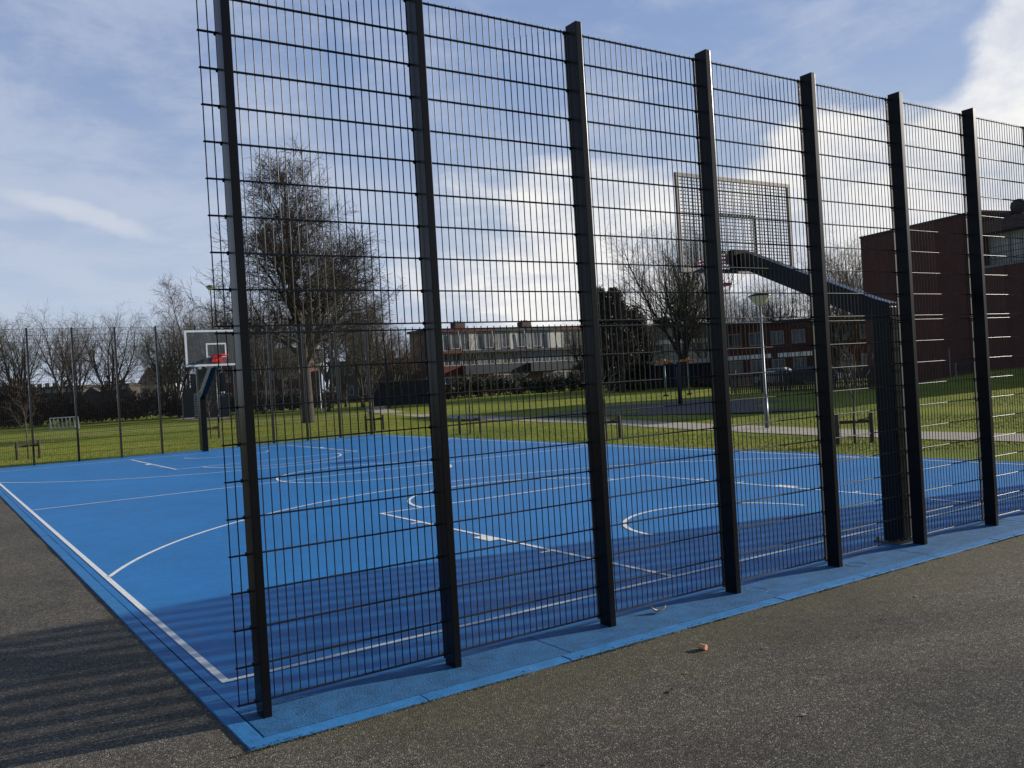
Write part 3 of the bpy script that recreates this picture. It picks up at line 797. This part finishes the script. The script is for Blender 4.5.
# brick gable house left end
pa, ang, L = frame_at(at(416, 131), at(428.5, 130))
bld = thing('brick_gable_block', 'plain brown brick gable end seen left of the second fence post', 'building', pa, ang)
b = MB(); b.add([(0, 0, -.3), (L, 0, -.3), (L, 5, -.3), (0, 5, -.3), (0, 0, 8.4), (L, 0, 9.2), (L, 5, 9.2), (0, 5, 8.4)], [(3,2,1,0),(4,5,6,7),(0,1,5,4),(1,2,6,5),(2,3,7,6),(3,0,4,7)])
b.build('wall', MAT['brickdark'], bld)
b = MB(); b.add([(-.1, -.12, 8.41), (L+.1, -.12, 9.22), (L+.1, 5.1, 9.22), (-.1, 5.1, 8.41), (-.1, -.12, 8.6), (L+.1, -.12, 9.4), (L+.1, 5.1, 9.4), (-.1, 5.1, 8.6)], [(3,2,1,0),(4,5,6,7),(0,1,5,4),(1,2,6,5),(2,3,7,6),(3,0,4,7)])
b.build('roof', MAT['roof'], bld)
# pinkish flats behind the big tree
def block(name, label, pa, pb, H, depth, wall, rows, ncol, gable=False, wm='glass', chim=False, roofm='roof'):
    pa, ang, L = frame_at(pa, pb); r = thing(name, label, 'building', pa, ang)
    b = MB(); b.box(0, L, 0, depth, -.3, H); b.build('wall', MAT[wall], r)
    if gable:
        b = MB(); o = .3
        vs = [(-o, -o, H), (L+o, -o, H), (L+o, depth+o, H), (-o, depth+o, H), (-o, depth/2, H+depth*.33), (L+o, depth/2, H+depth*.33)]
        b.add(vs, [(0, 1, 5, 4), (2, 3, 4, 5), (1, 2, 5), (3, 0, 4), (3, 2, 1, 0)]); rf = b.build('roof', MAT[roofm], r)
    else:
        b = MB(); b.box(-.2, L+.2, -.2, depth+.2, H+.002, H+.3); rf = b.build('roof', MAT[roofm], r)
    if chim:
        b = MB(); b.bbox(L*.6, L*.6+1.1, depth*.4, depth*.4+.8, H+.2, H+depth*.33*gable+1.4, .03); b.build('chimney', MAT['brickred'], rf)
    for j in range(rows):
        for i in range(ncol):
            w_ = L/ncol; x0 = i*w_+w_*.18; x1 = (i+1)*w_-w_*.18; z0 = .9+j*2.8
            win(r, x0, x1, z0, z0+1.35, -.04, wm if (i+j) % 3 else 'curtain', 1)
    return r
block('brick_flats', 'low dark flats half hidden behind bare trees, right of the big tree', at(330, 124), at(408, 124), 5.4, 9, 'rooftile', 2, 6, False)
block('terraced_house', 'dark brick house at the far left behind the trees', at(-30, 122), at(12, 120), 4.4, 8, 'rooftile', 2, 4, False, chim=True, roofm='rooftile')
block('terraced_house', 'dark row of houses behind the white goal', at(30, 124), at(76, 122), 4.2, 8, 'rooftile', 2, 6, False, roofm='rooftile')
block('terraced_house', 'low dark house behind the third far fence post', at(104, 128), at(128, 128), 4.2, 8, 'rooftile', 2, 3, False, roofm='rooftile')
block('white_house', 'small white house between bare trees left of the distant hoop', at(141, 124), at(163, 124), 4.2, 7, 'panelwhite', 1, 3, True, roofm='rooftile')
block('terraced_house', 'dark brick terrace behind the trees left of the near fence', at(225, 126), at(300, 124), 5.6, 8, 'brickdark', 2, 9, True, roofm='rooftile')
# dark wall left of second post
pa, ang, L = frame_at(at(372, 88), at(436, 86)); r = thing('garden_wall', 'long dark boarded garden wall left of the second fence post', 'wall', pa, ang)
b = MB()
n = int(L/.16)
for i in range(n): b.box(i*.16, i*.16+.15, 0, .03+.01*(i % 2), -.1, 2.25)
b.build('boards', MAT['darkpanel'], r)
b = MB(); b.box(0, L, -.03, .07, 2.25, 2.33); b.build('top_rail', MAT['panelgrey'], r)
# white upper building with garages (behind the tall fanned tree)
r = block('white_flats', 'pale grey and white flats with dark windows behind the tall fanned tree', at(640, 112), at(735, 116), 7.2, 9, 'panelgrey', 2, 7, False)
b = MB(); b.box(.5, 12.5, -.12, -.02, 5.1, 5.6); b.box(.5, 12.5, -.10, -.02, 2.6, 3.0); b.build('white_band', MAT['white'], r)
b = MB(); b.bbox(4.4, 6.2, 3, 4.5, 7.5, 8.7, .03); b.build('chimney', MAT['brickred'], r)
pa, ang, L = frame_at(at(634, 96), at(725, 96)); r = thing('garage_row', 'row of dark garages with white fascia and brick piers behind the play equipment', 'garages', pa, ang)
b = MB(); b.box(0, L, .3, 6, -.2, 2.35); b.build('wall', MAT['brickdark'], r)
b = MB(); b.box(-.1, L+.1, -.1, 6.1, 2.352, 2.8); b.build('white_fascia', MAT['white'], r)
for i in range(4):
    w_ = L/4
    b = MB(); b.bbox(i*w_+.02, i*w_+.42, .1, .32, -.1, 2.35, .01); b.build('brick_pier', MAT['brickred'], r)
    b = MB(); 
    for k in range(9): b.box(i*w_+.5, (i+1)*w_-.06, .22, .27+.012*(k % 2), k*.25, k*.25+.245)
    b.build('garage_door', MAT['fasciablue'], r)
# brown brick terrace right, with canopy
r = block('brick_terrace', 'dark brown brick terrace with pale canopy behind the street lamp', at(726, 92), at(905, 84), 5.8, 8, 'brickdark', 2, 8, False)
pa, ang, L = frame_at(at(728, 86), at(819, 81)); 
r = thing('canopy', 'white fascia canopy on thin posts in front of the dark terrace', 'canopy', pa, ang)
b = MB()
n = 16
for i in range(n):
    if i == 8: continue
    b.bbox(i*L/n+.04, (i+1)*L/n-.04, 0, .12, 2.35, 2.75, .02)
b.build('fascia_panels', MAT['white'], r)
b = MB(); b.box(0, L, .121, 2.2, 2.6, 2.74); b.build('roof', MAT['roof'], r)
for i in range(5):
    b = MB(); b.bbox(0, .1, 0, .1, -.1, 2.6, .005); p = b.build('post', MAT['panelgrey'], r); p.location = ((i+.1)*L/4.3, .2, 0)
# dark wooden fence and cars behind
pa, ang, L = frame_at(at(730, 60), at(905, 54)); r = thing('wooden_fence', 'low dark wooden slat fence behind the street lamp, with paler posts', 'fence', pa, ang)
b = MB(); n = int(L/.14)
for i in range(n): b.box(i*.14, i*.14+.1, 0, .025, -.05, 1.28+.02*math.sin(i*7.7))
b.box(0, L, .026, .07, .3, .4); b.box(0, L, .026, .07, 1.0, 1.1); b.build('slats', MAT['woodfence'], r)
for i in range(7):
    b = MB(); b.bbox(0, .09, -.11, -.005, -.1, 1.5, .01); p = b.build('post', MAT['stake'], r); p.location = (i*L/6.2+.3, 0, 0)
def car(loc, rz, m, label):
    t = thing('parked_car', label, 'car', loc, rz, 'cars parked behind the wooden fence')
    prof = [(-2.0, .35), (-2.05, .75), (-1.9, .95), (-1.55, 1.0), (-1.1, 1.42), (.35, 1.45), (1.0, 1.0), (1.8, .88), (2.05, .7), (2.05, .35)]
    b = MB(); n = len(prof); vs = []
    for s_, k in ((-1, 0), (1, 0)):
        for x, z in prof: vs.append((x, s_*(.82 if z < 1.05 else .66), z))
    fs = [tuple(range(n)), tuple(range(2*n-1, n-1, -1))]+[(i, n+i, n+(i+1) % n, (i+1) % n) for i in range(n)]
    b.add(vs, fs); b.build('body', MAT[m], t)
    b = MB()
    for s_ in (-1, 1): b.add([(-1.35, s_*.79, 1.04), (-1.05, s_*.70, 1.37), (.3, s_*.70, 1.38), (.8, s_*.79, 1.04)], [(0, 1, 2, 3)])
    b.build('side_window', MAT['glass'], t)
    for x in (-1.3, 1.3):
        for s_ in (-1, 1):
            b = MB(); b.tube([(x, s_*.68, .32), (x, s_*.86, .32)], .32, 16); b.build('wheel', MAT['tyre'], t)
car(at(781, 71), ang+.05, 'carwhite', 'pale parked car just right of the lamp post, behind the wooden fence')
car(at(812, 69), ang, 'carblue', 'dark blue parked car further right behind the wooden fence')

# ---- big dark brick block at the right
K = 1.08
A = at(867, 57.6*K); Bp = at(970, 50.4*K)
pa, ang, L = frame_at(A, Bp); Hb = 10.12
L *= 1.12; L2 = L+13
r = thing('dark_brick_block', 'big dark brown brick block with recessed glazed top floor at the right edge', 'building', pa, ang)
b = MB(); b.box(0, L, 0, 11, -.4, Hb); b.box(L+.002, L2, 0, 11, -.4, 6.7); b.box(L+.002, L2-.3, .95, 10.9, 6.702, Hb-1.35); b.build('wall', MAT['brickdark'], r)
b = MB(); b.box(-.05, L+.05, -.05, 11.05, Hb+.002, Hb+.13); b.build('roof_edge', MAT['roof'], r)
b = MB(); b.box(L+.06, L2+.2, .1, 11.2, Hb-1.34, Hb-.65); b.build('top_fascia', MAT['brownfascia'], r)
b = MB(); b.box(L+.06, L2+.05, -.06, .25, 6.702, 6.84); b.build('parapet_cap', MAT['panelgrey'], r)
for k in range(8):
    x0 = L+.06+k*1.45; win(r, x0, x0+1.35, 6.95, 8.72, .87, 'curtainbright' if k % 3 != 2 else 'glass', 1)
sg = []
for z in (7.15, 7.5, 7.85): sg.append((L+.1, .12, z, L2, .12, z, .016, .016))
for k in range(26): sg.append((L+.1+k*.45, .12, 6.8, L+.1+k*.45, .12, 7.85, .012, .012))
segmesh('railing', sg, MAT['steel'], r, 4)
v = thing('roof_ventilator', 'dark rounded ventilator with brown duct on the roof of the dark brick block', 'ventilator')
v.rotation_euler = (0, 0, ang)
v.location = Matrix.Translation(pa) @ (Matrix.Rotation(ang, 4, 'Z') @ Vector((L+1.2, 1.6, Hb-.65)))
b = MB(); b.bbox(-1.3, .1, -.5, .5, 0, .48, .05); b.build('duct', MAT['brownfascia'], v)
b = MB(); b.lathe([(.02, -.44), (.25, -.4), (.43, -.2), (.46, 0), (.42, .22), (.25, .4), (.02, .45)], 20, (.35, 0, .72)); b.lathe([(.2, 0), (.2, .4)], 12, (.35, 0, 0)); b.build('drum', MAT['roof'], v, True)

# low fence frame and thin pole on the mound
t = thing('barrier_frame', 'small pale posts with dark board on top of the grass mound', 'barrier', (*at(967, 45).xy, .3), ang)
b = MB(); b.bbox(-.75, -.68, -.03, .03, 0, .95, .01); b.build('post', MAT['panelgrey'], t)
b = MB(); b.bbox(.68, .75, -.03, .03, 0, 1.0, .01); b.build('post', MAT['panelgrey'], t)
b = MB(); b.bbox(-.68, .68, -.02, .02, .55, .85, .01); b.build('board', MAT['woodfence'], t)
t = thing('thin_pole', 'thin pale grey pole standing by the mound in front of the dark brick block', 'pole', (*at(949, 44).xy, .2))
b = MB(); b.tube([(0, 0, -.2), (0, 0, 1.75)], .035, 8); b.build('shaft', MAT['lampsteel'], t); b = MB(); b.lathe([(.04, 0), (.045, .04), (.0, .06)], 8, (0, 0, 1.75)); b.build('cap', MAT['lampsteel'], t)

# ------------------------------------------------------------------ street lamps
def lamp(loc, H, label, grp, pm='lampsteel'):
    t = thing('street_lamp', label, 'street lamp', loc, 0, grp)
    b = MB(); b.tube([(0, 0, -.1), (0, 0, .9)], .062, 14); b.tube([(0, 0, .9), (0, 0, .98), (0, 0, H-.26)], [.062, .042, .034], 14); b.build('post', MAT[pm], t, True)
    b = MB(); b.lathe([(.05, -.27), (.11, -.255), (.21, -.16), (.3, -.03), (.315, 0)], 28, (0, 0, H)); b.build('bowl', MAT['lampglobe'], t, True)
    b = MB(); b.lathe([(.32, -.01), (.33, .01), (.24, .05), (.1, .09), (.0, .1)], 28, (0, 0, H)); b.build('cap', MAT['steel'], t, True)
gl = 'park lamps'
lamp((*at(763.5, 25.7).xy, -.06), 3.8, 'slim grey street lamp with milky bowl head by the path behind the court', gl)
lamp((*at(320, 70).xy, -.06), 4.0, 'distant park lamp right of the big tree trunk', gl)
lamp((*at(217, 62).xy, -.06), 9.5, 'tall thin lamp post beside the distant backboard, behind the first fence wires', gl, 'steel')

# ------------------------------------------------------------------ playground posts
t = thing('play_post', 'thick dark playground post right of the evergreens', 'play equipment', (*at(678.5, 45).xy, -.05))
b = MB(); b.tube([(0, 0, 0), (0, 0, 2.2)], .11, 14); b.build('post', MAT['purple'], t, True)
b = MB(); b.tube([(0, 0, 2.0), (-.5, 0, 2.15), (-1.0, .1, 2.05)], .05, 8); b.build('arm', MAT['purple'], t)
for px, lab in ((664.5, 'grey playground post with orange crossbar, left one of the pair'), (688, 'grey playground post with orange crossbar, right one of the pair')):
    t = thing('swing_post', lab, 'play equipment', (*at(px, 63).xy, -.05), ang*.2, 'grey posts with orange tops')
    b = MB(); b.tube([(0, 0, 0), (0, 0, 2.35)], .06, 10); b.build('post', MAT['lampsteel'], t, True)
    b = MB(); b.bbox(-.55, .55, -.1, .1, 2.35, 2.5, .03); b.lathe([(.0, 0), (.1, 0), (.1, .12), (0, .12)], 10, (0, 0, 2.5)); b.build('crossbar', MAT['orange'], t)
    b = MB(); b.lathe([(.0, 0), (.2, 0), (.2, .1), (0, .1)], 12); b.build('foot', MAT['steel'], t)

# ------------------------------------------------------------------ small white goals
def goal(loc, rz, w_, hh, dep, nb, label):
    t = thing('small_goal', label, 'goal', loc, rz, 'small white goals on the grass')
    b = MB(); r_ = .04
    b.tube([(-w_/2, 0, 0), (-w_/2, 0, hh), (w_/2, 0, hh), (w_/2, 0, 0)], r_, 6); b.build('frame', MAT['white'], t)
    b = MB(); b.tube([(-w_/2, dep, .03), (w_/2, dep, .03)], r_, 6)
    for s_ in (-1, 1): b.tube([(s_*w_/2, 0, hh), (s_*w_/2, dep, .03)], .03, 6); b.tube([(s_*w_/2, 0, .03), (s_*w_/2, dep, .03)], .03, 6)
    b.build('rear_frame', MAT['white'], t)
    if nb:
        b = MB()
        for k in range(1, nb): x = -w_/2+w_*k/nb; b.tube([(x, .0, hh), (x, dep*.5, .05)], .045, 6)
        b.tube([(-w_/2, dep*.5, .05), (w_/2, dep*.5, .05)], .04, 6)
        b.build('bars', MAT['white'], t)
goal((*at(63, 70).xy, -.06), R(2)-.35, 2.0, .92, .6, 7, 'small white barred goal on the grass at the left')
goal((*at(73.5, 97).xy, -.06), R(2)-.35, 1.7, 1.0, .6, 0, 'smaller plain white goal frame further back at the left')

# ------------------------------------------------------------------ dark shelter
t = thing('park_shelter', 'dark panelled park shelter with pale striped side behind the distant hoop', 'shelter', at(206, 78), -R(33))
def pan(x0, x1, z0, z1, y, name, m='darkpanel'):
    b = MB(); b.bbox(x0, x1, y, y+.1, z0, z1, .02); return b.build(name, MAT[m], t)
pan(-2.0, -1.05, .1, 2.7, 0, 'left_panel'); pan(-.85, 1.1, 0, 4.3, .35, 'back_panel'); pan(1.12, 1.95, .0, 1.8, .0, 'right_panel')
pan(-1.5, 1.6, 2.2, 3.9, .62, 'upper_panel')
b = MB(); b.bbox(-1.02, -.62, .0, .06, .0, 2.2, .01); pb = b.build('pale_panel', MAT['panelwhite'], t)
b = MB()
for k in range(9): b.box(-1.0+.04*(k % 2), -.68+.04*(k % 2), -.02, -.002, .1+k*.22, .2+k*.22)
b.build('stripes', MAT['darkpanel'], pb)
b = MB()
for x in (-2.05, -1.0, 1.15, 2.05): b.bbox(x-.05, x+.05, -.06, .06-.002, -.1, 2.2 if x < 1 else 2.0, .01)
b.build('posts', MAT['panelgrey'], t)
sheet('shelter_slab', [tuple(at(170, 79).xy), tuple(at(222, 71).xy), tuple(at(236, 76).xy), tuple(at(190, 88).xy)], -.05, MAT['path'])

# ------------------------------------------------------------------ litter
t = thing('cork', 'small pale orange cork lying on the asphalt', 'litter', (2.61, -.80, -.022))
b = MB(); b.tube([(-.028, 0, .018), (-.024, 0, .018), (.024, 0, .018), (.028, 0, .018)], [.015, .018, .018, .015], 14); c = b.build('cork_body', MAT['peel'], t, False); c.rotation_euler = (0, 0, R(95)); t.location.z = -.009
def leaf(name, label, loc, L_, W_, curl, m, rz, cat='leaf'):
    n = 8; vs = []; 
    for i in range(n+1):
        s_ = i/n; w_ = W_*math.sin(PI*min(1, s_*1.02+.02))**.7; x = (s_-.5)*L_; z = .004+curl*(2*s_-1)**2
        vs += [(x, -w_, z+curl*.35), (x, 0, z), (x, w_, z+curl*.35)]
    fs = [(3*i+k, 3*i+k+1, 3*i+k+4, 3*i+k+3) for i in range(n) for k in (0, 1)]
    b = MB(); b.add(vs, fs); o = b.build(name, m); o.location = loc; o.rotation_euler = (0, 0, rz)
    md = o.modifiers.new('s', 'SOLIDIFY'); md.thickness = .0015
    return tag(o, label, cat)
leaf('curled_leaf', 'pale curled dry leaf on the blue paving by the fence', (2.98, .0, .004), .11, .03, .035, MAT['leaflit'], R(150))
leaf('dead_leaf', 'flat dark dead leaf lying on the asphalt below the kerb', (1.95, -1.2, -.008), .06, .014, .004, MAT['darkleaf'], R(30))
leaf('dry_leaf', 'tiny pale dry leaf on the asphalt just below the cork', (2.22, -1.05, -.008), .022, .008, .004, MAT['leaflit'], R(70))
leaf('paper_scrap', 'tiny pale scrap on the blue kerb between the second and third posts', (1.57, -.385, .006), .018, .01, .003, MAT['leaflit'], R(10), 'litter')

def moss():
    rng = np.random.default_rng(21); n = 5200
    cl = rng.uniform(-.2, 12, 160); x = cl[rng.integers(0, 160, n)]+rng.normal(0, .05, n)
    y = -.412+rng.normal(0, .007, n); z = np.where(y > -.4, .003, -.009)
    r = rng.uniform(.002, .006, n); a = rng.uniform(0, 6.28, n)
    A = np.stack([x-np.cos(a)*r, y-np.sin(a)*r, z], 1); B = np.stack([x+np.cos(a)*r, y+np.sin(a)*r, z], 1); T = np.stack([x+rng.normal(0, .003, n), y+rng.normal(0, .003, n), z+r*1.3], 1)
    D_ = np.stack([x-np.sin(a)*r, y+np.cos(a)*r, z], 1)
    V = np.stack([A, B, T, D_], 1).reshape(-1, 3); b = np.arange(n)[:, None]*4
    o = npmesh('moss', V, np.concatenate([b+np.array([[0, 1, 2]]), b+np.array([[1, 3, 2]]), b+np.array([[3, 0, 2]])]), MAT['moss'])
    tag(o, 'brown green moss and dirt crumbs along the foot of the blue kerb', 'moss', kind='stuff')
moss()
def grit():
    rng = np.random.default_rng(8); n = 3400
    x = rng.uniform(-2.5, 11, n); y = np.where(rng.random(n) < .45, -.41-rng.exponential(.05, n), -.4-rng.random(n)**1.3*4.5)
    m = (x > -.2) & (rng.random(n) < .06); y = np.where(m, rng.uniform(-.39, 4.5, n), y)
    z = np.where(y > -.4, .003, -.009); r = rng.uniform(.0015, .0045, n)
    t = np.array([(1, 0, 0), (-.5, .87, 0), (-.5, -.87, 0), (0, 0, .9)]); a = rng.uniform(0, 6.28, n)
    V = np.zeros((n, 4, 3))
    for k in range(4):
        cx = t[k, 0]*np.cos(a)-t[k, 1]*np.sin(a)*.7; cy = t[k, 0]*np.sin(a)+t[k, 1]*np.cos(a)*.7
        V[:, k] = np.stack([x+cx*r, y+cy*r, z+t[k, 2]*r], 1)
    b = np.arange(n)[:, None]*4
    Fq = np.concatenate([b+np.array([[0, 1, 3]]), b+np.array([[1, 2, 3]]), b+np.array([[2, 0, 3]])])
    o = npmesh('grit', V.reshape(-1, 3), Fq, MAT['grit']); tag(o, 'loose grit and small pale stones scattered on the asphalt', 'grit', kind='stuff')
grit()
for k, (x, y) in enumerate([(2.9, -1.05), (3.5, -1.3), (.9, -1.5), (4.6, -1.0), (1.3, -2.0), (6.2, -1.6), (5.1, -2.2), (-.8, .9), (-1.0, 2.4), (2.2, -1.9)]):
    o = leaf('leaf_fragment', 'tiny brown dead leaf fragment lying loose on the asphalt', (x, y, -.008), .03+.012*math.sin(k*3), .009, .004, MAT['darkleaf' if k % 3 else 'leaflit'], k*1.3); o['group'] = 'leaf fragments on the asphalt'
# ------------------------------------------------------------------ light, sky
SAZ, SEL = 103.0, 17.1
w = bpy.data.worlds.new('World'); scn.world = w; w.use_nodes = True; nt = w.node_tree
bg = nt.nodes['Background']
sky = N(nt, 'ShaderNodeTexSky', sky_type='NISHITA'); sky.sun_disc = False; sky.sun_elevation = R(SEL); sky.sun_rotation = R(SAZ)
sky.air_density = 1.0; sky.dust_density = .8; sky.ozone_density = 1.5
tc = N(nt, 'ShaderNodeTexCoord').outputs['Generated']
sp = N(nt, 'ShaderNodeSeparateXYZ'); nt.links.new(tc, sp.inputs[0])
def M(op, a, b_=None, clamp=False, c_=None):
    n = N(nt, 'ShaderNodeMath', operation=op); n.use_clamp = clamp
    for i, v in enumerate((a, b_, c_)):
        if v is None: continue
        if isinstance(v, (int, float)): n.inputs[i].default_value = v
        else: nt.links.new(v, n.inputs[i])
    return n.outputs[0]
def dirof(px, py):
    d = (FW*F + RT*(px-512) - UP*(py-384)).normalized(); return d
def dot(v):
    n = N(nt, 'ShaderNodeVectorMath', operation='DOT_PRODUCT'); nt.links.new(tc, n.inputs[0]); n.inputs[1].default_value = v; return n.outputs['Value']
def mrange(src, a, b_, c_=0, d_=1, sm=True):
    n = N(nt, 'ShaderNodeMapRange'); n.interpolation_type = 'SMOOTHSTEP' if sm else 'LINEAR'
    nt.links.new(src, n.inputs[0])
    for i, v in enumerate((a, b_, c_, d_)): n.inputs[i+1].default_value = v
    return n.outputs[0]
def cone(px, py, r0, r1): return mrange(dot(dirof(px, py)), math.cos(R(r1)), math.cos(R(r0)))
zc = M('ADD', M('MAXIMUM', sp.outputs['Z'], 0), .16)
cv = N(nt, 'ShaderNodeCombineXYZ'); nt.links.new(M('DIVIDE', sp.outputs['X'], zc), cv.inputs[0]); nt.links.new(M('DIVIDE', sp.outputs['Y'], zc), cv.inputs[1])
cv.inputs[2].default_value = 3.7
n1 = noise(nt, 1.15, 9, .58, cv.outputs[0], .35).outputs[0]
n2 = noise(nt, 3.2, 7, .62, cv.outputs[0], .2).outputs[0]
n3 = noise(nt, 9.0, 6, .6, tc, .5).outputs[0]
# where the clouds are: cumulus to the right and low in the middle
cover = M('ADD', M('MULTIPLY', cone(960, 200, 5, 13.5), .46), M('MULTIPLY', cone(720, 270, 4, 15), .25))
cover = M('ADD', cover, M('MULTIPLY', cone(500, 280, 2, 13), .26))
cover = M('ADD', cover, M('MULTIPLY', cone(1060, -30, 1, 8), .3))
cover = M('ADD', cover, M('MULTIPLY', cone(1250, 200, 6, 16), .2))
cover = M('SUBTRACT', cover, M('MULTIPLY', cone(760, -10, 5, 16), .22))
cover = M('SUBTRACT', cover, M('MULTIPLY', cone(950, 40, .5, 4), .22))
cover = M('SUBTRACT', cover, M('MULTIPLY', cone(60, 60, 10, 34), .12))
dens = M('ADD', M('ADD', M('MULTIPLY', n1, .75), M('MULTIPLY', n3, .35)), cover)
cm = mrange(dens, .66, .86)
thin = mrange(M('ADD', n2, M('MULTIPLY', cone(120, 290, 6, 26), .1)), .42, .75, 0, .55)
# one cirrus streak, left
cdir = dirof(85, 217); t1 = (dirof(150, 236)-dirof(20, 200)).normalized(); t2 = cdir.cross(t1).normalized()
du = M('SUBTRACT', dot(t1), cdir.dot(t1)); dv = M('SUBTRACT', dot(t2), cdir.dot(t2))
wv = M('MULTIPLY', M('SUBTRACT', n3, .5), .03)
dv = M('ADD', dv, wv)
dd = M('ADD', M('POWER', M('DIVIDE', du, .085), 2.0), M('POWER', M('DIVIDE', dv, .0135), 2.0))
streak = M('MULTIPLY', mrange(dd, 1.2, 0.0, 0, .62), mrange(n3, .3, .6, .45, 1))
haze = mrange(sp.outputs['Z'], .4, .0, 0, .75)
def cmix(f, a, b_):
    m = N(nt, 'ShaderNodeMix', data_type='RGBA'); nt.links.new(f, m.inputs[0])
    for s, v in ((6, a), (7, b_)):
        if isinstance(v, tuple): m.inputs[s].default_value = (*v, 1)
        else: nt.links.new(v, m.inputs[s])
    return m.outputs[2]
SK = 1.0
c = sky.outputs[0]
c = cmix(M('ADD', 0.0, .75), c, (2.5, 3.5, 6.0))
c = cmix(haze, c, (5.4, 6.2, 7.3))
c = cmix(thin, c, (5.2, 5.7, 6.9))
c = cmix(streak, c, (6.4, 6.7, 7.4))
azi = dot(tuple(FH)); clear = M('MULTIPLY', M('SUBTRACT', 1.0, mrange(azi, -.1, .55, 0, 1)), .6)
shade = mrange(M('ADD', M('MULTIPLY', n2, .6), M('MULTIPLY', n3, .4)), .35, .62)
cc = cmix(shade, (6.0, 6.4, 7.3), (9.0, 8.9, 8.8))
c = cmix(cm, c, cc)
# overhead and away from the sun the sky is a clear deep blue
hi = M('MAXIMUM', mrange(sp.outputs['Z'], .46, .66, 0, .85), clear)
c = cmix(hi, c, (.75, 1.2, 2.1))
nt.links.new(c, bg.inputs[0]); bg.inputs[1].default_value = .09
sd = bpy.data.lights.new('sun', 'SUN'); sd.energy = 5.0; sd.angle = R(.53); sd.color = (1, .93, .82)
so = bpy.data.objects.new('sun', sd); C.objects.link(so)
v = Vector((math.sin(R(SAZ))*math.cos(R(SEL)), math.cos(R(SAZ))*math.cos(R(SEL)), math.sin(R(SEL))))
so.rotation_euler = v.to_track_quat('Z', 'Y').to_euler(); so.location = (20, -10, 30)

scn.view_settings.view_transform = 'Standard'; scn.view_settings.look = 'None'
scn.view_settings.exposure = .25; scn.view_settings.gamma = 1
scn.render.engine = 'CYCLES'
scn.cycles.transparent_max_bounces = 12
